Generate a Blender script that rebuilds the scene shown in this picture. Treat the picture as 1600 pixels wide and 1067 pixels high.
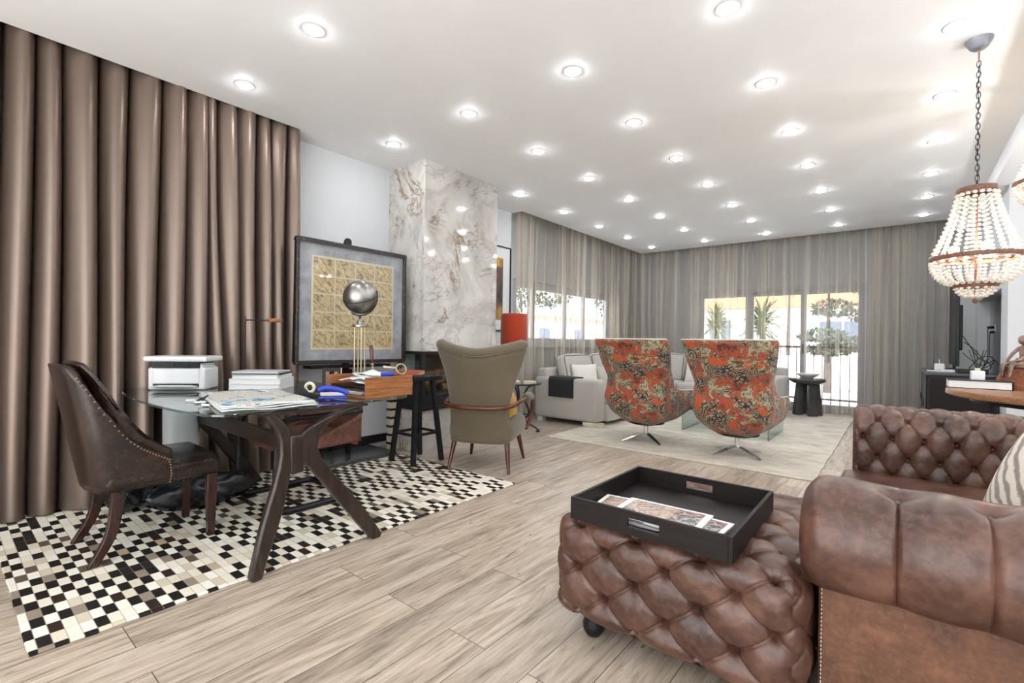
import bpy, bmesh, math, random
from mathutils import Vector, Matrix
from math import sin, cos, pi, radians, sqrt
random.seed(7)
for o in list(bpy.data.objects): bpy.data.objects.remove(o)
S = bpy.context.scene
# ------------------------------------------------------------------ camera
cd = bpy.data.cameras.new('camera'); cam = bpy.data.objects.new('camera', cd); S.collection.objects.link(cam)
cd.sensor_width = 36.0; cd.lens = 742.11/1600*36; cd.clip_start = .05; cd.clip_end = 300
yaw, pitch, roll, CH, CE = .6855, -.0013, .0137, 1.12, 2.90
fw = Vector((-sin(yaw)*cos(pitch), cos(yaw)*cos(pitch), sin(pitch)))
rt = Vector((cos(yaw), sin(yaw), 0)); up = rt.cross(fw)
r2 = rt*cos(roll)+up*sin(roll); u2 = up*cos(roll)-rt*sin(roll)
M = Matrix((r2, u2, -fw)).transposed().to_4x4(); M.translation = (0, 0, CH)
cam.matrix_world = M; S.camera = cam
# ------------------------------------------------------------------ light + exposure
S.view_settings.view_transform = 'Standard'; S.view_settings.look = 'None'
S.view_settings.gamma = 1; S.view_settings.use_curve_mapping = False
S.view_settings.exposure = 0.31
W = bpy.data.worlds.new('world'); S.world = W; W.use_nodes = True
wn = W.node_tree; wb = wn.nodes['Background']
sky = wn.nodes.new('ShaderNodeTexSky'); sky.sky_type = 'HOSEK_WILKIE'; sky.turbidity = 4; sky.ground_albedo = .6
sky.sun_direction = Vector((.5, -.62, .60)).normalized()
mixw = wn.nodes.new('ShaderNodeMix'); mixw.data_type = 'RGBA'; mixw.inputs[0].default_value = .8
wn.links.new(sky.outputs[0], mixw.inputs[6]); mixw.inputs[7].default_value = (.93, .97, 1, 1)
wn.links.new(mixw.outputs[2], wb.inputs[0]); wb.inputs[1].default_value = 4.5
sd = bpy.data.lights.new('sun', 'SUN'); sd.energy = 9; sd.angle = .01; sd.color = (1, .96, .9)
sun = bpy.data.objects.new('sun', sd); S.collection.objects.link(sun)
sun.rotation_euler = Vector((.5, -.62, .60)).to_track_quat('Z', 'Y').to_euler()
LAMP = 112.0      # radiance of the downlight lenses
def fill_spot(name, loc, e, c=(.92, .965, 1)):
    d = bpy.data.lights.new(name, 'SPOT'); d.energy = e; d.color = c; d.spot_size = radians(165); d.spot_blend = .6; d.shadow_soft_size = .12
    o = bpy.data.objects.new(name, d); S.collection.objects.link(o); o.location = loc; o.rotation_euler = (radians(180), 0, 0); return o
for k_, (x_, y_, e_) in enumerate(((-1.6, -2.0, 190), (1.2, -2.0, 190), (2.7, .6, 170), (2.9, 3.2, 170), (2.7, 5.2, 120))): fill_spot('ceiling_fill', (x_, y_, 1.25), e_)  # unseen fill spots added out of frame to brighten the ceiling, no fixtures
# ------------------------------------------------------------------ materials
def hexc(h): return tuple((((int(h[i:i+2], 16)/255)+.055)/1.055)**2.4 if int(h[i:i+2], 16) > 10 else int(h[i:i+2], 16)/255/12.92 for i in (0, 2, 4))+(1,)
def col(c): return hexc(c) if isinstance(c, str) else (tuple(c)+(1,) if len(c) == 3 else c)
class N:
    def __init__(s, name):
        s.m = bpy.data.materials.new(name); s.m.use_nodes = True; s.t = s.m.node_tree; s.p = s.t.nodes['Principled BSDF']
        s.out = s.t.nodes['Material Output']
    def n(s, ty, **k):
        x = s.t.nodes.new('ShaderNode'+ty)
        for a, v in k.items(): setattr(x, a, v)
        return x
    def l(s, a, b): s.t.links.new(a, b)
    def co(s, scale=(1, 1, 1), rot=(0, 0, 0)):
        c = s.n('TexCoord'); m = s.n('Mapping'); s.l(c.outputs['Object'], m.inputs[0]); m.inputs['Scale'].default_value = scale; m.inputs['Rotation'].default_value = rot
        return m.outputs[0]
    def noise(s, v, scale=5, detail=4, rough=.55, dist=0):
        x = s.n('TexNoise'); s.l(v, x.inputs['Vector']); x.inputs['Scale'].default_value = scale; x.inputs['Detail'].default_value = detail
        x.inputs['Roughness'].default_value = rough; x.inputs['Distortion'].default_value = dist; return x.outputs['Fac']
    def ramp(s, f, stops, interp='LINEAR'):
        r = s.n('ValToRGB'); r.color_ramp.interpolation = interp; e = r.color_ramp.elements
        while len(e) < len(stops): e.new(.5)
        for i, (p, c) in enumerate(stops): e[i].position = p; e[i].color = col(c)
        s.l(f, r.inputs[0]); return r.outputs[0]
    def math(s, op, a, b=None):
        x = s.n('Math', operation=op)
        for i, v in enumerate((a, b)):
            if v is None: continue
            if isinstance(v, (int, float)): x.inputs[i].default_value = v
            else: s.l(v, x.inputs[i])
        return x.outputs[0]
    def mix(s, f, a, b, mode='MIX'):
        x = s.n('Mix', data_type='RGBA', blend_type=mode)
        for i, v in ((0, f), (6, a), (7, b)):
            if isinstance(v, (int, float)): x.inputs[i].default_value = v
            elif isinstance(v, (str, tuple)): x.inputs[i].default_value = col(v)
            else: s.l(v, x.inputs[i])
        return x.outputs[2]
    def bump(s, h, st=.3, d=.01):
        b = s.n('Bump'); b.inputs['Strength'].default_value = st; b.inputs['Distance'].default_value = d; s.l(h, b.inputs['Height']); s.l(b.outputs[0], s.p.inputs['Normal'])
    def sets(s, c=None, r=None, met=None, **k):
        P = s.p.inputs
        if c is not None:
            if isinstance(c, (str, tuple)): P['Base Color'].default_value = col(c)
            else: s.l(c, P['Base Color'])
        if r is not None: P['Roughness'].default_value = r
        if met is not None: P['Metallic'].default_value = met
        for a, v in k.items(): P[a.replace('_', ' ')].default_value = v
        return s.m
def plain(name, c, r=.5, met=0, var=.08, sc=6, bump=0, **k):
    n = N(name); f = n.noise(n.co(), sc, 3); b = col(c)
    n.sets(n.ramp(f, [(.3, tuple(x*(1-var) for x in b[:3])), (.7, tuple(min(1, x*(1+var)) for x in b[:3]))]), r, met, **k)
    if bump: n.bump(n.noise(n.co(), sc*40, 2), bump, .002)
    return n.m
def fabric(name, c, var=.12, sc=3, wv=500, r=.9):
    n = N(name); f = n.noise(n.co(), sc, 4); g = n.noise(n.co(), wv, 2); b = col(c)
    base = n.ramp(f, [(.3, tuple(x*(1-var) for x in b[:3])), (.7, tuple(min(1, x*(1+var)) for x in b[:3]))])
    n.sets(n.mix(.35, base, n.ramp(g, [(.35, tuple(x*.55 for x in b[:3])), (.65, tuple(min(1, x*1.3) for x in b[:3]))])), r, Sheen_Weight=.3)
    n.bump(g, .4, .002); return n.m
def leather(name, dark, mid, light, r=.36, sc=5):
    n = N(name); f = n.noise(n.co(), sc, 6, .65); g = n.noise(n.co(), sc*9, 4, .6)
    c = n.ramp(f, [(.3, dark), (.52, mid), (.75, light)])
    c = n.mix(n.math('MULTIPLY', n.ramp(g, [(.45, (0, 0, 0)), (.7, (1, 1, 1))]), .35), c, light)
    n.sets(c, r); v = n.n('TexVoronoi'); n.l(n.co(), v.inputs['Vector']); v.inputs['Scale'].default_value = 380
    n.bump(v.outputs['Distance'], .18, .001); return n.m
def wood(name, dark, light, scale=(3, 40, 40), r=.35):
    n = N(name); f = n.noise(n.co(scale), 2, 5, .6, .6)
    n.sets(n.ramp(f, [(.32, dark), (.68, light)]), r); n.bump(f, .08, .002); return n.m
def m_floor():
    n = N('oak_laminate'); v = n.co((1, 1, 1), (0, 0, pi/2))
    br = n.n('TexBrick'); n.l(v, br.inputs['Vector']); br.offset = .37; br.offset_frequency = 2
    for k, x in (('Scale', 1), ('Mortar Size', .0016), ('Mortar Smooth', .1), ('Bias', 0), ('Brick Width', 1.28), ('Row Height', .192)): br.inputs[k].default_value = x
    br.inputs['Color1'].default_value = (0, 0, 0, 1); br.inputs['Color2'].default_value = (1, 1, 1, 1); br.inputs['Mortar'].default_value = (.5, .5, .5, 1)
    sep = n.n('SeparateColor'); n.l(br.outputs['Color'], sep.inputs[0]); pid = sep.outputs[0]
    add = n.n('VectorMath', operation='ADD'); n.l(n.co((5.5, .55, 1)), add.inputs[0])
    cmb = n.n('CombineXYZ'); n.l(n.math('MULTIPLY', pid, 37), cmb.inputs[0]); n.l(n.math('MULTIPLY', pid, 61), cmb.inputs[1]); n.l(cmb.outputs[0], add.inputs[1])
    g1 = n.noise(add.outputs[0], 2.2, 7, .62, 1.6)
    add2 = n.n('VectorMath', operation='ADD'); n.l(n.co((26, 1.6, 1)), add2.inputs[0]); n.l(cmb.outputs[0], add2.inputs[1])
    g2 = n.noise(add2.outputs[0], 3, 6, .65, .4)
    c = n.ramp(g1, [(.28, '44372f'), (.38, '84725f'), (.5, 'ab9883'), (.62, 'c2b19e'), (.78, '9a8f84')])
    c = n.mix(.55, c, n.ramp(g2, [(.3, '6e5c50'), (.5, 'b8a692'), (.7, 'd2c4b4')]), 'MULTIPLY') if 0 else n.mix(.42, c, n.ramp(g2, [(.32, '54463c'), (.46, 'a3907c'), (.7, 'cfc1b0')]))
    hs = n.n('HueSaturation'); n.l(c, hs.inputs['Color']); n.l(n.math('ADD', n.math('MULTIPLY', pid, .28), .9), hs.inputs['Value']); hs.inputs['Saturation'].default_value = .86
    kn = n.noise(add.outputs[0], 7.5, 2, .4, 2.5)
    c = n.mix(n.ramp(kn, [(.69, (0, 0, 0)), (.76, (.8, .8, .8))]), hs.outputs[0], '4a3b33')
    c = n.mix(br.outputs['Fac'], c, '4b4038'); n.sets(c, .33)
    n.bump(n.math('SUBTRACT', g2, n.math('MULTIPLY', br.outputs['Fac'], 1.0)), .12, .003); return n.m
def m_marble():
    n = N('white_marble'); v = n.co()
    w = n.noise(v, 1.5, 5, .6, .5)
    c = n.ramp(w, [(.3, 'a9a5a0'), (.5, 'c9c5c0'), (.7, 'd8d5d0')])
    vm = n.n('Mapping'); n.l(v, vm.inputs[0]); vm.inputs['Rotation'].default_value = (.5, .3, .9); vm.inputs['Scale'].default_value = (1, .55, .6)
    a = n.noise(vm.outputs[0], 2.0, 8, .6, .9)
    ab = n.math('ABSOLUTE', n.math('SUBTRACT', a, .5))
    c = n.mix(n.ramp(ab, [(0, (.4, .4, .4)), (.05, (0, 0, 0))]), c, '9a9188')
    b = n.noise(vm.outputs[0], 2.1, 10, .72, 1.5); bb = n.math('ABSOLUTE', n.math('SUBTRACT', b, .56))
    msk = n.ramp(n.noise(v, 1.7, 2), [(.46, (0, 0, 0)), (.6, (1, 1, 1))])
    c = n.mix(n.math('MULTIPLY', n.ramp(bb, [(0, (.9, .9, .9)), (.035, (0, 0, 0))]), msk), c, '7b5f38')
    bb2 = n.math('ABSOLUTE', n.math('SUBTRACT', n.noise(vm.outputs[0], 1.3, 6, .65, .8), .47))
    c = n.mix(n.mix(.5, n.ramp(bb2, [(0, (.9, .9, .9)), (.006, (0, 0, 0))]), (0, 0, 0)), c, '4d443c')
    return n.sets(c, .07, Specular_IOR_Level=.6)
def m_hide():
    n = N('patchwork_hide'); c0 = n.co(); s = n.n('SeparateXYZ'); n.l(c0, s.inputs[0])
    ux = n.math('DIVIDE', n.math('ADD', s.outputs[0], 10), .086); fx = n.math('FLOOR', ux)
    uy = n.math('DIVIDE', n.math('ADD', s.outputs[1], 10), .0405); fy = n.math('FLOOR', uy)
    cm = n.n('CombineXYZ'); n.l(fx, cm.inputs[0]); n.l(fy, cm.inputs[1])
    wn_ = n.n('TexWhiteNoise', noise_dimensions='2D'); n.l(cm.outputs[0], wn_.inputs['Vector']); rnd = wn_.outputs['Value']
    par = n.math('MODULO', n.math('ADD', fx, fy), 2)
    light = n.ramp(rnd, [(0, 'efe9dc'), (.36, 'e4dccb'), (.60, 'dacfba'), (.74, 'ebe5d9'), (.86, '8f8274'), (.92, 'bfa98a'), (.95, '1c191a')], 'CONSTANT')
    dark = n.ramp(rnd, [(0, '0d0b0c'), (.38, '171113'), (.56, '2c1a16'), (.66, '5e5147'), (.74, 'e8e0d0'), (.90, 'cfc3ae')], 'CONSTANT')
    c = n.mix(n.math('GREATER_THAN', par, .5), light, dark)
    # pale seams run both ways through the patches
    ex = n.math('ABSOLUTE', n.math('SUBTRACT', n.math('FRACT', ux), .5)); ey = n.math('ABSOLUTE', n.math('SUBTRACT', n.math('FRACT', uy), .5))
    seam = n.math('MAXIMUM', n.math('GREATER_THAN', ex, .488), n.math('GREATER_THAN', ey, .46))
    f = n.noise(c0, 160, 3); c = n.mix(n.math('MULTIPLY', f, .06), c, '8a7c6c')
    c = n.mix(n.math('MULTIPLY', seam, .6), c, '8f8374')
    n.sets(c, .7, Specular_IOR_Level=.2); n.bump(n.math('SUBTRACT', f, n.math('MULTIPLY', seam, .9)), .3, .003); return n.m
def m_sheer(axis):
    n = N('sheer_stripe'); sc = (60, 60, .35) if axis is None else ((.3, 24, .2) if axis == 'y' else (24, .3, .2))
    f = n.noise(n.co(sc), 1, 3, .5); g = n.noise(n.co(tuple(x*.25 for x in sc[:2])+(.1,)), 1, 2)
    wv = n.noise(n.co((500, 500, 500)), 1, 1)
    c = n.ramp(n.math('ADD', n.math('MULTIPLY', f, .5), n.math('MULTIPLY', g, .5)), [(.38, '675b4d'), (.5, 'a39583'), (.62, 'd2c7b6')])
    d = n.n('BsdfDiffuse'); n.l(c, d.inputs[0]); t = n.n('BsdfTranslucent'); n.l(c, t.inputs[0])
    m1 = n.n('MixShader'); m1.inputs[0].default_value = .35; n.l(d.outputs[0], m1.inputs[1]); n.l(t.outputs[0], m1.inputs[2])
    tr = n.n('BsdfTransparent'); m2 = n.n('MixShader')
    op = n.math('ADD', n.math('MULTIPLY', n.ramp(n.math('ADD', n.math('MULTIPLY', f, .6), n.math('MULTIPLY', g, .4)), [(.42, (0, 0, 0)), (.6, (1, 1, 1))]), .22), SHEER)
    n.l(op, m2.inputs[0]); n.l(tr.outputs[0], m2.inputs[1]); n.l(m1.outputs[0], m2.inputs[2]); n.l(m2.outputs[0], n.out.inputs[0])
    return n.m
SHEER = .38
def m_satin():
    n = N('taupe_satin'); f = n.noise(n.co((1, 1, .2)), 3, 2)
    n.sets(n.ramp(f, [(.2, '75655b'), (.8, '7e6e63')]), .37, Metallic=.6)
    n.bump(n.noise(n.co((900, 900, 900)), 1, 1), .12, .001); return n.m
def m_floral():
    n = N('floral_print'); v = n.co()
    dm = n.noise(v, 9, 4, .6); off = n.n('VectorMath', operation='MULTIPLY_ADD')
    nn = n.n('TexNoise'); n.l(v, nn.inputs['Vector']); nn.inputs['Scale'].default_value = 7
    n.l(nn.outputs['Color'], off.inputs[0]); off.inputs[1].default_value = (.10, .10, .10); n.l(v, off.inputs[2]); w = off.outputs[0]
    base = n.ramp(n.noise(w, 4.6, 6, .74, .25), [(.30, '171210'), (.37, '4a2f22'), (.425, '8a3a20'), (.45, 'b8532a'), (.485, '4a3222'), (.50, '8d8468'), (.53, 'b3a88c'), (.555, '5c5c2e'), (.59, '3a2a20'), (.62, '8f3522'), (.66, 'b8ad92'), (.70, '2a1f1b')])
    vo = n.n('TexVoronoi'); n.l(w, vo.inputs['Vector']); vo.inputs['Scale'].default_value = 8
    rings = n.ramp(n.math('SINE', n.math('MULTIPLY', vo.outputs['Distance'], 48)), [(.35, '1e1815'), (.6, 'a89c84')])
    msk = n.ramp(n.noise(v, 5, 2), [(.5, (0, 0, 0)), (.56, (1, 1, 1))])
    c = n.mix(n.math('MULTIPLY', msk, .8), base, rings)
    v2 = n.n('TexVoronoi', feature='DISTANCE_TO_EDGE'); n.l(w, v2.inputs['Vector']); v2.inputs['Scale'].default_value = 32
    m2 = n.ramp(n.noise(v, 6, 2, .5, .3), [(.36, (1, 1, 1)), (.46, (0, 0, 0))])
    lace = n.ramp(v2.outputs['Distance'], [(.12, '1e1816'), (.26, 'ab9c86'), (.4, '8f5040')])
    c = n.mix(m2, c, lace)
    o3 = n.ramp(n.noise(v, 4.6, 2, .5), [(.60, (0, 0, 0)), (.62, (1, 1, 1))]); c = n.mix(n.math('MULTIPLY', o3, .9), c, 'b84f1c')
    n.sets(c, .8, Sheen_Weight=.2); n.bump(n.noise(v, 400, 2), .2, .002); return n.m
def m_arearug():
    n = N('pale_area_rug'); f = n.noise(n.co((1, 1.6, 1)), 4.5, 7, .7, .5); g = n.noise(n.co(), 90, 2)
    c = n.ramp(f, [(.3, 'a89c8b'), (.48, 'c5bcad'), (.66, 'd8d2c6')]); c = n.mix(.2, c, n.ramp(g, [(.35, '9c9080'), (.65, 'e5dfd2')]))
    n.sets(c, .9); n.bump(g, .4, .004); return n.m
def m_map():
    n = N('gold_map_print'); v = n.co(); f = n.noise(v, 13, 8, .75, 1.2)
    c = n.ramp(f, [(.32, '3c2f1c'), (.44, '94794a'), (.56, 'bfa46c'), (.72, 'dac898')])
    w = n.n('TexWave', bands_direction='DIAGONAL'); n.l(v, w.inputs[0]); w.inputs['Scale'].default_value = 9; w.inputs['Distortion'].default_value = 14; w.inputs['Detail'].default_value = 3
    c = n.mix(.4, c, n.ramp(w.outputs['Fac'], [(.05, '3a2e1c'), (.2, 'd2bc88')])); return n.sets(c, .35)
def m_glass(name='clear_glass', tint=(.86, .93, .92), mixf=.07):
    n = N(name); t = n.n('BsdfTransparent'); t.inputs[0].default_value = tint+(1,); g = n.n('BsdfGlossy'); g.inputs['Roughness'].default_value = .02
    lw = n.n('LayerWeight'); lw.inputs[0].default_value = .5; mx = n.n('MixShader')
    n.l(n.math('ADD', n.math('MULTIPLY', n.math('POWER', lw.outputs['Facing'], 5), .9), mixf), mx.inputs[0]); n.l(t.outputs[0], mx.inputs[1]); n.l(g.outputs[0], mx.inputs[2]); n.l(mx.outputs[0], n.out.inputs[0]); return n.m
def m_emit(name, c, s):
    n = N(name); n.sets('ffffff', .5); n.p.inputs['Emission Color'].default_value = col(c); n.p.inputs['Emission Strength'].default_value = s; return n.m
def m_roof():
    n = N('terracotta_tiles'); w = n.n('TexWave', bands_direction='X'); n.l(n.co(), w.inputs[0]); w.inputs['Scale'].default_value = 6
    n.sets(n.ramp(w.outputs['Fac'], [(.2, 'b06a48'), (.8, 'd99a78')]), .8); return n.m
def m_fur():
    n = N('striped_fur'); v = n.co(); w = n.n('TexWave', bands_direction='DIAGONAL'); n.l(v, w.inputs[0]); w.inputs['Scale'].default_value = 8; w.inputs['Distortion'].default_value = 2.6; w.inputs['Detail Scale'].default_value = 2
    c = n.ramp(w.outputs['Fac'], [(.12, '5a4030'), (.35, 'a98f70'), (.6, 'e9dfcd')]); f = n.noise(v, 220, 3)
    n.sets(n.mix(.2, c, n.ramp(f, [(.3, '7d6a55'), (.7, 'fffaf0')])), .95, Sheen_Weight=.5); n.bump(f, .7, .008); return n.m
def m_paper(name='newsprint', scale=1.0):
    n = N(name); s = n.n('SeparateXYZ'); n.l(n.co(), s.inputs[0]); X_, Y_ = s.outputs[0], s.outputs[1]
    line = n.math('GREATER_THAN', n.math('SINE', n.math('MULTIPLY', Y_, 480/scale)), .1)
    word = n.math('GREATER_THAN', n.noise(n.co((160/scale, 70/scale, 1)), 1, 1), .46)
    colm = n.math('GREATER_THAN', n.math('ABSOLUTE', n.math('SINE', n.math('MULTIPLY', X_, 34/scale))), .16)
    ink = n.math('MULTIPLY', n.math('MULTIPLY', line, word), colm)
    c = n.mix(n.math('MULTIPLY', ink, .85), 'd8d4ca', '26262a')
    pic = n.ramp(n.noise(n.co(), 7/scale, 0), [(.63, (0, 0, 0)), (.64, (1, 1, 1))], 'LINEAR')
    pc = n.ramp(n.noise(n.co(), 22/scale, 3), [(.35, '2f3f52'), (.48, '5aa0c0'), (.56, 'd8cfc4'), (.66, '7a4438')])
    n.sets(n.mix(pic, c, pc), .6); return n.m
def m_mag():
    n = N('magazine_photo'); v = n.co(); v1 = n.n('TexVoronoi', distance='CHEBYCHEV'); n.l(v, v1.inputs['Vector']); v1.inputs['Scale'].default_value = 9
    sp = n.n('SeparateColor'); n.l(v1.outputs['Color'], sp.inputs[0])
    c = n.ramp(sp.outputs[0], [(0, '3a3b40'), (.25, '8f7460'), (.4, '6a2f24'), (.5, 'b9b2a8'), (.7, 'a08470'), (.85, '4f5250')], 'CONSTANT')
    c = n.mix(.3, c, n.ramp(n.noise(v, 30, 3, .5, 2), [(.4, '3b2f2a'), (.6, 'efe6da')])); return n.sets(c, .25)
MT = {}
def setup():
    A = MT
    A['ceil'] = plain('white_ceiling_paint', (.885, .895, .905), .6, var=.01)
    A['wall'] = plain('white_wall_paint', (.61, .622, .64), .6, var=.01)
    A['grey'] = plain('grey_niche_paint', (.36, .38, .42), .6, var=.02)
    A['dark'] = plain('black_painted_wood', (.012, .012, .014), .45, var=.2, Specular_IOR_Level=.3)
    A['slate'] = plain('grey_slate', (.06, .06, .06), .25, var=.2)
    A['floor'] = m_floor(); A['marble'] = m_marble(); A['hide'] = m_hide(); A['rug'] = m_arearug()
    A['sheer_y'] = m_sheer('y'); A['sheer_x'] = m_sheer('x'); A['satin'] = m_satin(); A['floral'] = m_floral()
    A['glass'] = m_glass(); A['wglass'] = m_glass('window_glass', (.97, .98, 1), .04)
    A['tglass'] = m_glass('desk_glass', (.72, .80, .79), .13)
    A['brown'] = leather('brown_leather', '2e1c17', '4c3127', '7a5747', .33)
    A['suede'] = leather('worn_brown_leather', '42291d', '603c29', '83593e', .6, 9)
    A['choc'] = leather('dark_brown_leather', '15100e', '281c18', '3c2b24', .24)
    A['tan'] = leather('reddish_brown_leather', '4a2a20', '74463a', '93685a', .38)
    A['walnut'] = wood('dark_walnut', '1c1512', '3a2c25', (30, 30, 3), .3)
    A['teak'] = wood('teak_veneer', '6a3d1e', 'a86f42', (50, 2.5, 60), .35)
    A['mahog'] = wood('polished_mahogany', '3d1c10', '5f301c', (5, 5, 3), .22)
    A['stainw'] = wood('dark_stained_oak', '100b0a', '1e1614', (4, 60, 60), .5); A['stainw'].node_tree.nodes['Principled BSDF'].inputs['Specular IOR Level'].default_value = .25
    A['tabw'] = wood('brown_table_wood', '6d452c', 'a0714c', (5, 50, 50), .35)
    A['khaki'] = fabric('khaki_velvet', '5f5441', .1); A['greyfab'] = fabric('light_grey_linen', 'b3aea6', .06)
    A['cushw'] = fabric('cream_cushion_linen', 'dcd8cf', .05); A['dcush'] = fabric('charcoal_satin', '33373b', .2, r=.5)
    A['blueg'] = fabric('slate_blue_fabric', '7d818c', .08)
    A['mustard'] = fabric('mustard_velvet', 'b88a2c', .15); A['red'] = fabric('red_lamp_linen', 'a02f08', .06)
    A['runner'] = plain('black_slats', (.02, .02, .022), .5); A['black'] = plain('black_plastic', (.010, .010, .011), .4, var=.2, Specular_IOR_Level=.3)
    A['blackm'] = plain('black_metal', (.02, .02, .022), .35, .6, var=.2); A['bag'] = plain('black_shiny_leather', (.01, .011, .014), .18, var=.3)
    A['chrome'] = plain('chrome', (.72, .72, .72), .12, 1, var=.02); A['brass'] = plain('aged_brass', (.42, .34, .22), .35, .9, var=.15)
    A['nail'] = plain('bronze_nail', (.30, .19, .10), .3, 1, var=.1)
    A['silver'] = plain('hammered_silver', (.33, .32, .31), .3, 1, var=.2, sc=14)
    A['white'] = plain('white_plastic', (.68, .69, .70), .3, var=.01); A['paper'] = plain('white_paper', (.70, .70, .69), .7, var=.03)
    A['lgrey'] = plain('pale_grey_plastic', (.55, .56, .57), .35, var=.03); A['blue'] = plain('blue_plastic', (.01, .04, .42), .25, var=.1)
    A['redc'] = plain('red_book_cloth', (.42, .09, .05), .6); A['yel'] = plain('yellowed_pages', (.62, .46, .2), .8)
    A['pipe'] = plain('taupe_piping', (.13, .11, .09), .6); A['cream'] = plain('cream_backing', (.62, .54, .36), .6); A['canopyg'] = plain('grey_canopy', (.17, .17, .19), .4)
    A['map'] = m_map(); A['mat'] = plain('silver_grey_mat', (.30, .30, .295), .5, 0, var=.3, sc=9)
    A['redwood'] = wood('dark_red_wood', '20110e', '3c2019', (20, 20, 3), .25)
    A['fr'] = None; n = N('distressed_black_frame'); f = n.noise(n.co((1, 6, 6)), 10, 5, .7); n.sets(n.ramp(f, [(.5, '171312'), (.62, '3a2c24'), (.72, 'b8a894')]), .35); A['fr'] = n.m
    A['alu'] = plain('grey_white_window_frame', (.52, .54, .58), .45, var=.02)
    A['copper'] = wood('rust_brown_band', '4a2d20', '8d6450', (60, 60, 60), .5)
    n = N('crystal_bead'); n.sets('fffaf2', .08, Transmission_Weight=.55, IOR=1.45); A['bead'] = n.m
    A['lens'] = m_emit('downlight_lens', (.93, .965, 1), LAMP); A['bulb'] = m_emit('warm_bulb', (1, .82, .6), 170)
    A['shell'] = plain('pale_ceramic', (.62, .6, .56), .4); A['terra'] = leather('rough_terracotta', '3a2016', '7a4630', 'a8694a', .85, 18)
    A['bronze'] = plain('patinated_bronze', (.22, .15, .11), .4, .4, var=.5, sc=18); A['gold'] = plain('copper_hair', (.45, .22, .10), .35, .5, var=.3)
    A['roof'] = m_roof(); A['stucco'] = plain('white_stucco', (.86, .84, .8), .8); A['pave'] = plain('pale_terrace_paving', (.8, .8, .8), .7)
    A['leaf'] = plain('green_leaf', (.09, .14, .05), .6, var=.6, sc=3); A['leafd'] = plain('dark_green_foliage', (.05, .08, .05), .7, var=.6, sc=4)
    A['bark'] = plain('grey_bark', (.12, .10, .09), .9, var=.3); A['pane'] = plain('blue_window_pane', (.12, .16, .22), .1)
    A['fur'] = m_fur(); A['news'] = m_paper(); A['mag'] = m_mag(); A['fire'] = leather('split_firewood', '3a1c14', '7a4a30', 'b58a64', .8, 14)
    A['bone'] = plain('ivory_inlay', (.62, .55, .42), .5, var=.2)
    n = N('colour_block_print'); f = n.noise(n.co(), 3.2, 2, .5); n.sets(n.ramp(f, [(.3, '2c2a2a'), (.45, '6a4a36'), (.55, 'c79a28'), (.7, '2f3a4a')]), .4); A['art'] = n.m
setup()
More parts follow.
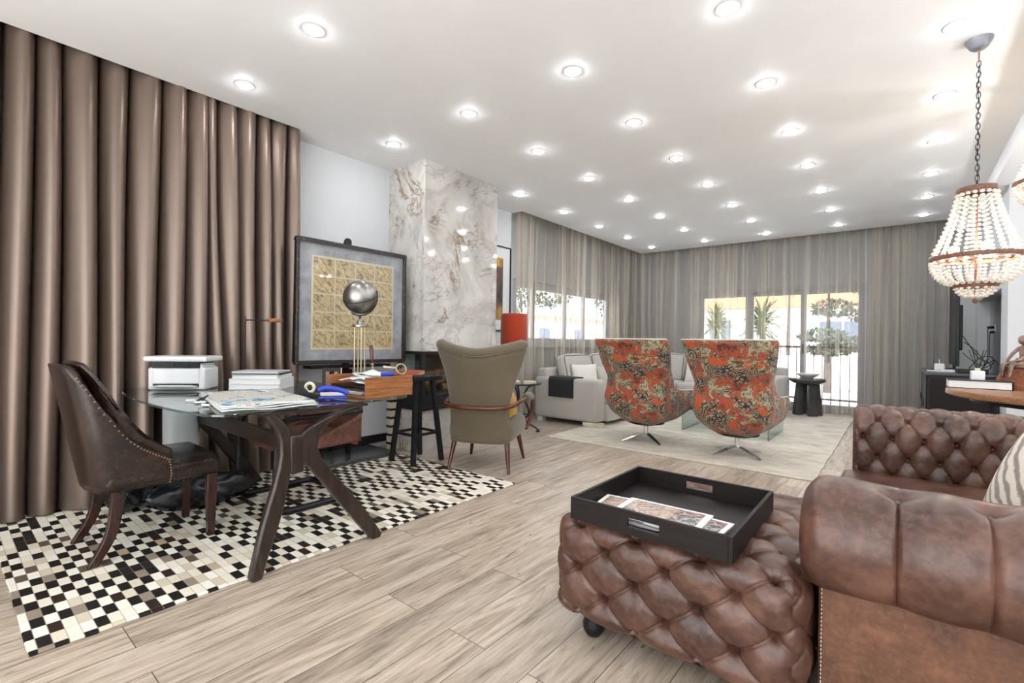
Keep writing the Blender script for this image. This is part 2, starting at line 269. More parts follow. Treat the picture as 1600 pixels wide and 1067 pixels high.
# ------------------------------------------------------------------ mesh helpers
class MB:
    def __init__(s): s.v = []; s.f = []
    def add(s, v, f):
        k = len(s.v); s.v += [tuple(x) for x in v]; s.f += [tuple(i+k for i in q) for q in f]; return s
    def box(s, a, b, R=None):
        (x0, y0, z0), (x1, y1, z1) = a, b
        v = [(x0, y0, z0), (x1, y0, z0), (x1, y1, z0), (x0, y1, z0), (x0, y0, z1), (x1, y0, z1), (x1, y1, z1), (x0, y1, z1)]
        if R: v = [R @ Vector(p) for p in v]
        return s.add(v, [(0, 3, 2, 1), (4, 5, 6, 7), (0, 1, 5, 4), (1, 2, 6, 5), (2, 3, 7, 6), (3, 0, 4, 7)])
    def cbox(s, c, d, R=None):
        return s.box([c[i]-d[i]/2 for i in range(3)], [c[i]+d[i]/2 for i in range(3)], R)
    def rbox(s, c, d, r, n=3, puff=0, R=None):
        h = [x/2 for x in d]; r = min(r, min(h)*.999); core = [x-r for x in h]; V = []; F = []
        for ax in range(3):
            for sg in (-1, 1):
                a1, a2 = (ax+1) % 3, (ax+2) % 3
                def ticks(a):
                    t = [-h[a]+r*(1-cos(i/n*pi/2))*1.0 for i in range(n)]
                    m = [-core[a]+2*core[a]*i/4 for i in range(5)]
                    return t+m+[-x for x in reversed(t)]
                T1, T2 = ticks(a1), ticks(a2); k0 = len(V)
                for p in T1:
                    for q in T2:
                        P = [0, 0, 0]; P[ax] = sg*h[ax]; P[a1] = p; P[a2] = q
                        C_ = [max(-core[i], min(core[i], P[i])) for i in range(3)]
                        n_ = Vector([P[i]-C_[i] for i in range(3)]).normalized(); o = Vector(C_)+n_*r
                        if puff: o[ax] += sg*puff*(1-(p/h[a1])**2)*(1-(q/h[a2])**2)
                        o = o+Vector(c) if R is None else R @ (o)+Vector(c)
                        V.append(o)
                L = len(T2)
                for i in range(len(T1)-1):
                    for j in range(L-1):
                        q = (k0+i*L+j, k0+(i+1)*L+j, k0+(i+1)*L+j+1, k0+i*L+j+1); F.append(q if sg > 0 else q[::-1])
        return s.add(V, F)
    def tube(s, pts, r, n=10, cap=True, closed=False, flat=1.0):
        pts = [Vector(p) for p in pts]; R = r if isinstance(r, (list, tuple)) else [r]*len(pts); m = len(pts); V = []; F = []
        prev = None
        for i, p in enumerate(pts):
            a = pts[(i-1) % m] if (i or closed) else p; b = pts[(i+1) % m] if (i < m-1 or closed) else p
            t = (b-a).normalized()
            if prev is None: u = t.orthogonal().normalized()
            else: u = (prev-t*prev.dot(t)).normalized()
            prev = u; w = t.cross(u)
            for k in range(n): A = 2*pi*k/n; V.append(p+(u*cos(A)+w*sin(A)*flat)*R[i])
        for i in range(m if closed else m-1):
            for k in range(n):
                i2 = (i+1) % m; F.append((i*n+k, i*n+(k+1) % n, i2*n+(k+1) % n, i2*n+k))
        if cap and not closed: F.append(tuple(range(n-1, -1, -1))); F.append(tuple((m-1)*n+k for k in range(n)))
        return s.add(V, F)
    def lathe(s, prof, c=(0, 0, 0), n=32, cap=True):
        V = []; F = []; m = len(prof)
        for (r, z) in prof:
            for k in range(n): A = 2*pi*k/n; V.append((c[0]+r*cos(A), c[1]+r*sin(A), c[2]+z))
        for i in range(m-1):
            for k in range(n): F.append((i*n+k, i*n+(k+1) % n, (i+1)*n+(k+1) % n, (i+1)*n+k))
        if cap: F.append(tuple(range(n-1, -1, -1))); F.append(tuple((m-1)*n+k for k in range(n)))
        return s.add(V, F)
    def sph(s, c, r, n=12, sq=(1, 1, 1)):
        m = n//2+1; V = []; F = []
        for i in range(m):
            a = pi*i/(m-1)
            for k in range(n): A = 2*pi*k/n; V.append((c[0]+r*sq[0]*sin(a)*cos(A), c[1]+r*sq[1]*sin(a)*sin(A), c[2]-r*sq[2]*cos(a)))
        for i in range(m-1):
            for k in range(n): F.append((i*n+k, i*n+(k+1) % n, (i+1)*n+(k+1) % n, (i+1)*n+k))
        return s.add(V, F)
    def grid(s, fn, nu, nv, flip=False, wrapu=False):
        V = [fn(i/nu, j/nv) for i in range(nu+(0 if wrapu else 1)) for j in range(nv+1)]; F = []; L = nv+1; U = nu if wrapu else nu+1
        for i in range(nu):
            for j in range(nv):
                i2 = (i+1) % U; q = (i*L+j, i2*L+j, i2*L+j+1, i*L+j+1); F.append(q[::-1] if flip else q)
        return s.add(V, F)
    def prism(s, poly, t, axis='z', o=0):
        n = len(poly); V = []
        for h in (o, o+t):
            for (a, b) in poly: V.append({'z': (a, b, h), 'x': (h, a, b), 'y': (a, h, b)}[axis])
        return s.add(V, [tuple(range(n-1, -1, -1)), tuple(range(n, 2*n))]+[(i, (i+1) % n, (i+1) % n+n, i+n) for i in range(n)])
    def xf(s, R):
        s.v = [tuple(R @ Vector(p)) for p in s.v]; return s
    def build(s, name, mat, parent=None, smooth=False, bevel=0, solid=0, sub=0, merge=True, label=None):
        me = bpy.data.meshes.new(name); me.from_pydata(s.v, [], s.f)
        bm = bmesh.new(); bm.from_mesh(me)
        if merge: bmesh.ops.remove_doubles(bm, verts=bm.verts, dist=1e-5)
        bmesh.ops.recalc_face_normals(bm, faces=bm.faces); bm.to_mesh(me); bm.free()
        me.materials.append(MT[mat] if isinstance(mat, str) else mat)
        if smooth: me.shade_smooth()
        o = bpy.data.objects.new(name, me); S.collection.objects.link(o)
        if parent is not None: o.parent = parent
        if solid: d = o.modifiers.new('sol', 'SOLIDIFY'); d.thickness = solid; d.offset = 0
        if sub: d = o.modifiers.new('sub', 'SUBSURF'); d.levels = d.render_levels = sub
        if bevel: d = o.modifiers.new('bev', 'BEVEL'); d.width = bevel; d.segments = 2; d.limit_method = 'ANGLE'; d.angle_limit = radians(40); d.harden_normals = False
        if smooth or bevel:
            me.shade_smooth()
            if bevel or smooth == 'a':
                try: me.set_sharp_from_angle(angle=radians(45))
                except Exception: pass
        if label: o['label'] = label
        return o
def tag(o, label, cat, group=None, kind=None):
    o['label'] = label; o['category'] = cat
    if group: o['group'] = group
    if kind: o['kind'] = kind
    return o
def thing(name, label, cat, loc=(0, 0, 0), rz=0, group=None):
    o = bpy.data.objects.new(name, None); S.collection.objects.link(o); o.location = loc; o.rotation_euler = (0, 0, rz); o.empty_display_size = .1
    return tag(o, label, cat, group)
def struct(name, mb, mat, label=None, **k):
    o = mb.build(name, mat, **k); o['kind'] = 'structure'; o['label'] = label or name.replace('_', ' '); return o
def copy_tree(root, loc, rz, label, group=None):
    r = root.copy(); S.collection.objects.link(r); r.location = loc; r.rotation_euler = (0, 0, rz); r['label'] = label
    if group: r['group'] = group
    for ch in list(root.children):
        c = ch.copy(); S.collection.objects.link(c); c.parent = r
        for g in list(ch.children):
            d = g.copy(); S.collection.objects.link(d); d.parent = c
    return r
def sm(p, k=6, closed=False):   # Catmull-Rom through points
    P = [Vector(x) for x in p]; n = len(P); o = []
    for i in range(n if closed else n-1):
        a, b, c, d = (P[(i-1) % n], P[i % n], P[(i+1) % n], P[(i+2) % n]) if closed else (P[max(i-1, 0)], P[i], P[i+1], P[min(i+2, n-1)])
        for j in range(k):
            t = j/k; o.append(.5*((2*b)+(c-a)*t+(2*a-5*b+4*c-d)*t*t+(3*b-a-3*c+d)*t**3))
    if not closed: o.append(P[-1])
    return o
def lerp_tab(t, x):
    if x <= t[0][0]: return t[0][1]
    for (a, va), (b, vb) in zip(t, t[1:]):
        if x <= b:
            k = (x-a)/(b-a); return va+(vb-va)*k
    return t[-1][1]
# ================================================================== SETTING
struct('floor', MB().box((-4.8, -3.2, -.1), (4.6, 9.5, 0)), 'floor', 'grey brown oak laminate floor')
def box_s(name, a, b, mat, label): return struct(name, MB().box(a, b), mat, label)
cm_ = MB().box((-3.99, -3.2, CE), (.70, 1.98, CE+.12)); cm_.box((-4.6, 1.98, CE), (.70, 2.06, CE+.12)); cm_.box((-4.21, 2.06, CE), (.70, 5.12, CE+.12)); cm_.box((-4.04, 5.12, CE), (.70, 8.99, CE+.12))
cm_.box((.70, -3.2, 2.74), (.74, 8.99, CE+.12)); cm_.box((.74, -3.2, 2.74), (4.6, 9.4, 2.80)); cm_.box((-4.8, -3.2, 3.1), (.74, 9.6, 3.15)); cm_.box((.58, 8.99, 2.74), (.74, 9.4, 3.1))
struct('ceiling', cm_, 'ceil', 'white ceiling with a dropped strip on the right and slots for the curtains')
wl = MB().box((-4.8, -3.2, 0), (-4.6, 2.06, 3.1)); wl.box((-4.6, 2.03, 0), (-4.21, 5.1, 3.1))
wl.box((-4.8, 2.06, 0), (-4.6, 5.45, 3.1)); wl.box((-4.6, 5.1, 0), (-4.45, 5.45, 3.1))
wl.box((-4.6, 5.45, 0), (-4.45, 8.5, 1.05)); wl.box((-4.6, 5.45, 2.05), (-4.45, 8.5, 3.1)); wl.box((-4.6, 8.5, 0), (-4.45, 9.5, 3.1))
struct('wall_left', wl, 'wall', 'white left wall')
wb_ = MB().box((-4.6, 9.35, 0), (-3.05, 9.5, 3.1)); wb_.box((-3.05, 9.35, 2.12), (-.4, 9.5, 3.1)); wb_.box((-.4, 9.35, 0), (1.2, 9.5, 3.1))
struct('wall_back', wb_, 'wall', 'white wall behind the sheer curtains')
wr = MB().box((.82, 6.75, 0), (.94, 7.15, 2.74)); wr.box((.82, 7.15, 1.75), (.94, 9.1, 2.74)); wr.box((.82, 9.1, 0), (.94, 9.35, 2.74)); wr.box((.94, 6.75, 0), (4.6, 6.9, 2.74)); wr.box((4.5, -3.2, 0), (4.6, 6.75, 2.74)); wr.box((.82, 7.15, 0), (.94, 9.1, .3))
struct('wall_right', wr, 'wall', 'white right wall')
struct('wall_niche', MB().box((.94, 7.0, 0), (.98, 9.2, 1.9)), 'grey', 'grey niche in the right wall')
wk = MB().box((-4.8, -3.3, 0), (-3.2, -3.2, 3.1)).box((3.9, -3.3, 0), (4.6, -3.2, 3.1)).box((-3.2, -3.3, 2.5), (3.9, -3.2, 3.1))
struct('wall_rear', wk, 'wall', 'white wall behind the viewer with a wide opening')
struct('baseboard_left', MB().box((-4.21, 2.03, .05), (-4.19, 3.05, .13)), 'dark', 'black baseboard along the left wall')
struct('trim_1', MB().box((-4.21, 2.12, 0), (-3.74, 2.84, .045)), 'slate', 'low dark slate plinth along the left wall', bevel=.003)
# marble column with a corner fireplace opening
mc = MB().box((-4.21, 3.06, 0), (-3.63, 4.14, .43)).box((-4.21, 3.06, 1.0), (-3.63, 4.14, CE)).box((-4.21, 3.06, .43), (-4.0, 4.14, 1.0)).box((-4.0, 4.04, .43), (-3.63, 4.14, 1.0))
struct('wall_column', mc, 'marble', 'white marble clad chimney column with brown veins', bevel=.002)
# windows
def frame_rect(mb, ax, c, a0, a1, z0, z1, w=.06, d=.07):
    # rectangle outline in plane ax=c
    for (p0, p1, q0, q1) in ((a0, a1, z0, z0+w), (a0, a1, z1-w, z1), (a0, a0+w, z0+w, z1-w), (a1-w, a1, z0+w, z1-w)):
        if ax == 'x': mb.box((c-d/2, p0, q0), (c+d/2, p1, q1))
        else: mb.box((p0, c-d/2, q0), (p1, c+d/2, q1))
w1 = MB(); frame_rect(w1, 'x', -4.52, 5.45, 8.5, 1.05, 2.05)
W1 = struct('window_1', w1, 'alu', 'grey window behind the sheer curtain on the left wall')
for (a, b) in ((5.51, 6.02), (5.98, 6.92), (6.9, 7.56), (7.52, 8.44)):
    f = MB(); frame_rect(f, 'x', -4.50, a, b, 1.11, 1.99, .06, .04); o = f.build('window_sash', 'alu', W1)
    MB().box((-4.505, a+.05, 1.16), (-4.497, b-.05, 1.94)).build('window_pane', 'wglass', o)
MB().box((-4.45, 5.4, 1.02), (-4.36, 8.55, 1.05)).build('window_sill', 'wall', W1)
d1 = MB(); frame_rect(d1, 'y', 9.40, -3.05, -.4, .0, 2.12, .07, .1)
D1 = struct('door_1', d1, 'alu', 'wide glazed terrace door with grey frames behind the sheer curtain')
for i, (a, b) in enumerate(((-3.0, -2.1), (-2.14, -1.24), (-1.32, -.44))):
    f = MB(); frame_rect(f, 'y', 9.38+.03*(i % 2), a, b, .05, 2.06, .085, .04); o = f.build('door_sash', 'alu', D1)
    MB().box((a+.07, 9.376+.03*(i % 2), .12), (b-.07, 9.384+.03*(i % 2), 1.99)).build('door_pane', 'wglass', o)
MB().cbox((-1.27, 9.33, 1.05), (.02, .05, .16)).build('door_handle', 'blackm', D1)
# downlights: five rows by eight
XS = [-3.60, -2.644, -1.69, -.73, .223]; YS = [1.386, 2.659, 3.584, 4.523, 5.494, 6.488, 7.464, 8.459]
rown = ['row nearest the curtained left wall', 'second row from the left wall', 'middle row', 'second row from the right', 'row nearest the right side']
ordn = ['nearest the viewer', 'second from the viewer', 'third from the viewer', 'fourth from the viewer', 'fifth from the viewer', 'third from the far curtain', 'second from the far curtain', 'nearest the far curtain']
dl = None
for i, x in enumerate(XS):
    for j, y in enumerate(YS):
        if (i == 0 and j == 2): continue
        if dl is None:
            dl = thing('ceiling_light', '', 'ceiling light', group='recessed downlights in the ceiling')
            MB().lathe([(.050, -.001), (.050, -.005), (.062, -.004), (.066, 0)], n=28, cap=False).build('trim_ring', 'white', dl, smooth=True)
            MB().lathe([(.0, -.018), (.022, -.017), (.038, -.012), (.048, -.006), (.050, -.002)], n=28, cap=False).build('lens', 'lens', dl, smooth=True)
            o = dl
        else: o = copy_tree(dl, (0, 0, 0), 0, '')
        o.location = (x, y, CE); o['label'] = 'round recessed downlight in the %s, %s' % (rown[i], ordn[j])
# ------------------------------------------------------------------ curtains
def pleats(L, step, amp, seed, jit=.25, ph=0):
    rnd = random.Random(seed); c = []; t = 0
    while t < L+step: c.append(t); t += step*(1+rnd.uniform(-jit, jit))
    A = [amp*(1+rnd.uniform(-.35, .25)) for _ in c]
    def f(s):
        for i in range(len(c)-1):
            if c[i] <= s <= c[i+1] or i == len(c)-2:
                k = (s-c[i])/(c[i+1]-c[i]); w = 2*pi*k
                return A[i]*(-cos(w)+.22*sin(2*w)), -.5*A[i]*sin(w*1.0)*.9+0*k
    return f
def curtain(name, label, cat, mat, axis, fixed, a, b, z0, z1, step, amp, seed, sgn=1, lean=None, group=None, puddle=0, res=18, hem=None):
    L = b-a; f = pleats(L, step, amp, seed); nu = int(L/step*res)
    def fn(u, v):
        s = u*L; d, t = f(s); z = z0+(z1-z0)*v; q = 1+.12*sin(9*u+4*v)
        k = 1-.25*v
        al = a+s+t*.8+(lean(u, v) if lean else 0)+.01*sin(3*v+20*u); off = fixed+sgn*d*q*k*(1)+.012*sin(5*v+17*u)
        return (off, al, z) if axis == 'y' else (al, off, z)
    o = MB().grid(fn, nu, 22).build(name, mat, None, smooth=True, merge=False)
    return tag(o, label, cat, group)
curtain('curtain', 'long satin taupe curtain on the left, the wider drop behind the dark leather chair', 'curtain', 'satin', 'y', -4.06, -.9, 1.27, .02, 3.06, .150, .078, 3, 1, group='taupe satin curtains')
curtain('curtain', 'satin taupe curtain drop slanting behind the desk beside the framed map', 'curtain', 'satin', 'y', -4.05, 1.25, 1.99, .02, 3.06, .125, .07, 11, 1, group='taupe satin curtains', lean=lambda u, v: .12*(1-u)*(1-v)*(.5+.5*(1-v)))
curtain('sheer_curtain', 'striped taupe sheer curtain in front of the left window behind the grey sofa', 'curtain', 'sheer_y', 'y', -4.18, 5.2, 9.08, .03, 3.06, .130, .022, 5, 1, group='taupe sheer curtains')
curtain('sheer_curtain', 'striped taupe sheer curtain in front of the terrace door', 'curtain', 'sheer_x', 'x', 9.13, -4.22, -.42, .03, 3.06, .135, .046, 8, 1, group='taupe sheer curtains')
curtain('sheer_curtain', 'gathered striped sheer curtain right of the terrace door, behind the black console', 'curtain', 'sheer_x', 'x', 9.15, -.42, .56, .03, 3.06, .105, .06, 9, 1, group='taupe sheer curtains')
# ================================================================== RUGS
def rug(name, label, mat, x0, x1, y0, y1, z0, t, wob=.006):
    n = 60; P = []
    rn = random.Random(4)
    def e(a, b, m=30):
        return [((a[0]+(b[0]-a[0])*i/m)+rn.uniform(-wob, wob), (a[1]+(b[1]-a[1])*i/m)+rn.uniform(-wob, wob)) for i in range(m)]
    poly = e((x0, y0), (x1, y0))+e((x1, y0), (x1, y1))+e((x1, y1), (x0, y1))+e((x0, y1), (x0, y0))
    return tag(MB().prism(poly, t, 'z', z0).build(name, mat, None, bevel=.003), label, 'rug')
rug('hide_rug', 'cream, black and brown patchwork hide rug under the glass desk', 'hide', -4.16, -2.32, .222, 2.9, .001, .009, .003)
rug('area_rug', 'large pale beige mottled rug under the two floral swivel chairs', 'rug', -3.2, -.53, 4.58, 8.88, .001, .011)
# ================================================================== FIREPLACE
fp = thing('fireplace', 'black corner fireplace with glass panes set into the marble column', 'fireplace', (-3.63, 3.06, .43))
MB().box((-.37, -.03, -.01), (.03, 1.0, .03)).build('bottom_ledge', 'dark', fp, bevel=.004); MB().box((-.37, -.03, .545), (.03, 1.0, .575)).build('top_frame', 'dark', fp, bevel=.004)
MB().box((-.02, -.025, .03), (.022, .02, .545)).build('corner_post', 'dark', fp, bevel=.004)
MB().box((-.37, -.022, .03), (-.33, .01, .545)).build('side_post', 'dark', fp, bevel=.003)
MB().box((-.33, -.02, .14), (-.02, -.014, .545)).build('glass_pane', 'glass', fp); MB().box((.012, .02, .14), (.018, .98, .545)).build('glass_pane', 'glass', fp)
MB().box((-.365, -.024, .03), (.024, .97, .14)).build('lower_panel', 'dark', fp, bevel=.004)
MB().box((-.368, .01, .142), (-.01, .97, .15)).box((-.368, .2, .15), (-.355, .97, .54)).build('firebox_lining', 'slate', fp)
for k, (x, y, z, a, b) in enumerate(((-.22, .1, .19, .3, .1), (-.12, .42, .19, .1, -.1), (-.2, .25, .27, .25, .25), (-.1, .1, .26, .05, .5), (-.17, .2, .34, -.2, .3))):
    d = Vector((a*.3, 1, b*.3)).normalized()*.17; c = Vector((x, y+.1, z))
    lg = MB().tube([c-d, c, c+d], [.036, .042, .038], 9).build('firewood', 'fire', None, smooth='a')
    lg.location = (-3.63, 3.06, .43); tag(lg, ['split log lying at the near bottom of the firewood pile in the fireplace', 'split log lying at the far bottom of the firewood pile in the fireplace', 'split log laid across the middle of the firewood pile', 'split log leaning against the front of the firewood pile', 'split log on the very top of the firewood pile'][k], 'log', 'firewood in the fireplace')
ps = tag(MB().box((-4.02, 2.93, .0), (-3.96, 3.04, .66)).build('notched_post', 'bone', None, bevel=.003), 'narrow ivory post with black notches standing beside the marble column', 'post')
for k in range(7): MB().box((-4.024, 2.926, .06+k*.085), (-3.955, 3.0, .083+k*.085)).build('notch', 'black', ps)
# ================================================================== MAP ON EASEL
px, pr = -3.80, thing('framed_map', 'square gold tiled map with grey mat and distressed black frame on the easel', 'picture', (-3.8, 2.41, .90))
m = MB(); H_, Wd = 1.05, .55
for (a, b, c, d) in ((-Wd, Wd, 0, .03), (-Wd, Wd, H_-.03, H_), (-Wd, -Wd+.03, .03, H_-.03), (Wd-.03, Wd, .03, H_-.03)): m.box((-.02, a, c), (.025, b, d))
m.build('frame', 'fr', pr, bevel=.006)
MB().box((-.012, -Wd+.02, .02), (.0, Wd-.02, H_-.02)).build('mat_board', 'mat', pr)
k0, k1, z0, z1 = -.40, .40, .135, .905
MB().box((0, k0-.012, z0-.012), (.003, k1+.012, z1+.012)).build('map_backing', 'cream', pr)
for i in range(4):
    for j in range(5):
        a = k0+(k1-k0)*i/4; b = z0+(z1-z0)*j/5
        MB().box((.003, a+.006, b+.005), (.006, a+(k1-k0)/4-.006, b+(z1-z0)/5-.005)).build('map_tile', 'map', pr)
MB().box((.014, -Wd+.02, .02), (.017, Wd-.02, H_-.02)).build('glazing', 'wglass', pr)
es = thing('easel', 'dark wooden easel holding the framed map', 'easel', (-3.9, 2.41, .0))
MB().box((-.06, -.03, .35), (-.03, .03, 2.0)).box((-.06, -.05, 1.955), (.0, .05, 1.975)).build('mast', 'stainw', es, bevel=.004)
MB().lathe([(.001, 0), (.035, 0), (.035, .04), (.02, .06), (.001, .06)], (-.03, 0, 1.975), 16).build('mast_cap', 'blackm', es, smooth='a')
MB().box((-.05, -.4, .86), (.09, .4, .885)).build('ledge', 'stainw', es, bevel=.004)
MB().tube([(-.08, .06, .046), (-.05, .05, .84)], .024, 4).build('leg', 'stainw', es); MB().tube([(-.08, -.22, .046), (-.05, -.05, .84)], .02, 4).build('leg', 'stainw', es)
MB().tube([(-.28, .0, .046), (-.06, 0, .9)], .016, 4).build('leg', 'stainw', es)
MB().box((-.06, -.06, .6), (-.03, .06, .66)).build('cross_bar', 'stainw', es)
# ================================================================== WALL PICTURE, LAMP TABLE
wp = thing('wall_picture', 'tall thin black framed artwork on the white wall beyond the marble column', 'picture', (-4.21, 4.72, 1.25))
m = MB()
for (a, b, c, d) in ((-.36, .36, 0, .015), (-.36, .36, 1.135, 1.15), (-.36, -.345, .015, 1.135), (.345, .36, .015, 1.135)): m.box((0, a, c), (.025, b, d))
m.build('frame', 'dark', wp); MB().box((0, -.35, .01), (.01, .35, 1.14)).build('mat_board', 'white', wp); MB().box((.01, -.2, .15), (.013, .2, .99)).build('print', 'art', wp)
T = (-3.64, 4.63, 0)
st = thing('side_table', 'round glass topped side table with black scrolled iron legs beside the grey sofa', 'table', T)
MB().lathe([(.001, .60), (.26, .60), (.262, .606), (.26, .612), (.001, .612)], n=40).build('tabletop', 'tglass', st, smooth='a')
MB().tube([(.25*cos(a*pi/18), .25*sin(a*pi/18), .594) for a in range(36)], .008, 8, closed=True).build('rim', 'blackm', st, smooth=True)
for k in range(3):
    A = 2*pi*k/3+.5; f = lambda r, z: (r*cos(A), r*sin(A), z)
    MB().tube(sm([f(.22, .59), f(.1, .55), f(.05, .42), f(.11, .25), f(.07, .14), f(.2, .05), f(.24, .015), f(.2, .012)]), .011, 8).build('leg', 'blackm', st, smooth=True)
MB().tube([(.11*cos(a*pi/12), .11*sin(a*pi/12), .2) for a in range(24)], .006, 6, closed=True).build('ring', 'blackm', st, smooth=True)
lp = thing('table_lamp', 'table lamp with a bright red drum shade behind the khaki wing chair', 'lamp', (T[0]-.05, T[1]-.08, .612))
MB().lathe([(.16, .46), (.165, .47), (.165, .83), (.16, .84)], n=40, cap=False).build('lamp_shade', 'red', lp, smooth='a', solid=.003)
MB().lathe([(.001, 0), (.09, 0), (.09, .015), (.04, .03), (.075, .12), (.1, .2), (.09, .29), (.04, .36), (.02, .39), (.015, .5), (.001, .5)], n=28).build('base', 'shell', lp, smooth=True)
bk = thing('book', 'small pale book lying on the glass side table under the red lamp', 'book', (T[0]+.16, T[1]-.02, .612), .5)
MB().box((-.07, -.05, .003), (.07, .05, .019)).build('pages', 'yel', bk); MB().box((-.075, -.055, 0), (.075, .055, .003)).box((-.075, -.055, .019), (.075, .055, .022)).build('cover', 'cushw', bk)
# ================================================================== CHANDELIER
def chandelier(loc, label, R=.2, chain=.87, top=True):
    c = thing('chandelier', label, 'chandelier', loc)   # origin: ceiling anchor
    MB().lathe([(.001, 0), (.062, 0), (.060, -.012), (.042, -.045), (.03, -.056), (.001, -.056)], n=28).build('canopy', 'canopyg', c, smooth='a')
    z = -.056; MB().tube([(0, 0, z), (0, 0, z-.07)], .004, 8).build('rod', 'copper', c)
    z0 = -.126; n = int((chain-.126)/.03)
    for k in range(n):
        zz = z0-.03*(k+.5); a = k*pi/2; P = [((.009*sin(t*pi/6))*cos(a), (.009*sin(t*pi/6))*sin(a), zz+.021*cos(t*pi/6)) for t in range(12)]
        MB().tube(P, .0021, 5, closed=True).build('chain_link', 'blackm', c, smooth=True)
    zt = -chain; MB().tube(sm([(.006*sin(k), .006*cos(k), z0-(chain-.126)*k/24) for k in range(25)], 2), .0016, 5).build('flex', 'blackm', c)
    rt_, rm, rb = R*.42, R, R*.46; zm = zt-R*1.95; zb = zm-R*.80; ze = zb-R*.36
    ring = lambda r, z, h: MB().lathe([(r-.006, z-h/2), (r+.004, z-h/2), (r+.007, z), (r+.004, z+h/2), (r-.006, z+h/2)], n=40, cap=False)
    ring(rt_, zt, .028).add(*_loop(rt_-.006, zt)).build('top_band', 'copper', c, smooth='a'); ring(rm, zm, .026).build('main_band', 'copper', c, smooth='a'); ring(rb, zb, .03).build('lower_band', 'copper', c, smooth='a')
    MB().tube([(0, 0, zt+.05), (0, 0, ze-.02)], .006, 8).build('stem', 'copper', c); MB().sph((0, 0, ze-.02), .014, 12).build('finial', 'copper', c, smooth=True)
    m = MB()
    for k in range(4): a = k*pi/4; m.tube([(rm*cos(a), rm*sin(a), zm), (-rm*cos(a), -rm*sin(a), zm)], .003, 5)
    m.build('cross_arms', 'copper', c)
    def strand(pts, r): 
        m = MB(); 
        for p in pts: m.sph(p, r, 8, (1, 1, .8))
        return m
    NS = 18
    for k in range(NS):
        a = 2*pi*k/NS; P = []
        for i in range(15):
            t = (i+.5)/15; r = rt_+(rm-rt_)*(t**1.35); P.append((r*cos(a), r*sin(a), zt-.014+(zm-zt+.014)*t))
        strand(P, .0125).build('bead_strand', 'bead', c, smooth=True)
    NS = 22
    for k in range(NS):
        a = 2*pi*(k+.5)/NS; P = []
        for i in range(9):
            t = (i+.5)/9; A = t*pi/2*.93; r = rb+(rm-rb)*cos(A); P.append((r*cos(a), r*sin(a), zm-.014+(zb-zm+.02)*sin(A)))
        strand(P, .012).build('bead_strand', 'bead', c, smooth=True)
    NS = 16
    for k in range(NS):
        a = 2*pi*k/NS; P = []
        for i in range(5):
            t = (i+.5)/5; A = t*pi/2*.95; r = rb*cos(A)*.98; P.append((r*cos(a), r*sin(a), zb-.012+(ze-zb+.01)*sin(A)))
        strand(P, .0095).build('bead_strand', 'bead', c, smooth=True)
    for k in range(3):
        a = 2*pi*k/3+.9; x, y = R*.48*cos(a), R*.48*sin(a)
        MB().tube([(x, y, zm), (x, y, zm+.035)], .013, 10).build('candle_socket', 'white', c); MB().sph((x, y, zm+.05), .024, 12, (1, 1, 1.2)).build('bulb', 'bulb', c, smooth=True)
    return c
def _loop(r, z, n=40):
    return [(r*cos(2*pi*k/n), r*sin(2*pi*k/n), z+.012) for k in range(n)], [tuple(range(n))]
chandelier((.333, 3.827, CE), 'large empire chandelier of crystal bead strands hanging on a chain from the ceiling')
chandelier((.77, 4.68, 2.74), 'second crystal bead chandelier just entering the frame at the right edge', R=.185, chain=.15, top=False)
# ================================================================== GLASS DESK
dk = thing('desk', 'glass topped desk with dark walnut splayed legs on the patchwork rug', 'desk', (0, 0, 0))
def barrel(x0, x1, y0, y1, bx, by, rc=.07, m=14):
    P = []
    cx, cy = (x0+x1)/2, (y0+y1)/2
    for (ax, ay, bx_, by_, nx, ny, b) in ((x0, y0, x1, y0, 0, -1, by), (x1, y0, x1, y1, 1, 0, bx), (x1, y1, x0, y1, 0, 1, by), (x0, y1, x0, y0, -1, 0, bx)):
        for i in range(m):
            t = .04+.92*i/(m-1); k = b*(4*t*(1-t)); P.append((ax+(bx_-ax)*t+nx*k, ay+(by_-ay)*t+ny*k))
    return P
MB().prism(barrel(-3.96, -2.35, .79, 1.90, .02, .075), .012, 'z', .758).build('tabletop', 'tglass', dk, bevel=.002)
def kframe(x, so):
    # flat bent boards shaped in the plane of the frame, seen as a K
    RL = [(1.565, .757), (1.50, .757), (1.40, .735), (1.30, .70), (1.215, .665), (1.18, .64), (1.165, .58), (1.17, .51), (1.214, .468), (1.288, .374), (1.353, .282), (1.449, .158), (1.523, .06), (1.567, 0), (1.622, 0), (1.632, .02), (1.535, .17), (1.43, .307), (1.345, .415), (1.283, .50), (1.262, .565), (1.278, .63), (1.335, .68), (1.43, .725)]
    LL = [(1.0, .757), (1.045, .757), (1.085, .72), (1.125, .665), (1.140, .602), (1.130, .506), (1.112, .416), (1.086, .302), (1.050, .198), (1.0, .07), (.978, 0), (.932, 0), (.925, .02), (.975, .217), (1.004, .308), (1.035, .397), (1.061, .489), (1.073, .554), (1.072, .625), (1.052, .68), (1.015, .73)]
    for P in (LL, RL):
        m = MB().prism(P, .048, 'x', x-.024); m.v = [(a+so*(.04-.07*c), b, max(c, .0105 if so < 0 else 0)) for a, b, c in m.v]
        m.build('leg', 'walnut', dk, bevel=.011)
    MB().rbox((x+so*.006, 1.152, .545), (.05, .07, .19), .01).build('hub', 'walnut', dk, smooth=True)
    MB().box((x-.012, .98, .745), (x+.012, 1.56, .758)).build('top_rail', 'walnut', dk)
kframe(-2.33, 1); kframe(-3.78, -1)
m = MB(); m.rbox((-3.055, 1.150, .585), (1.43, .042, .085), .014); m.build('stretcher', 'walnut', dk, smooth=True)
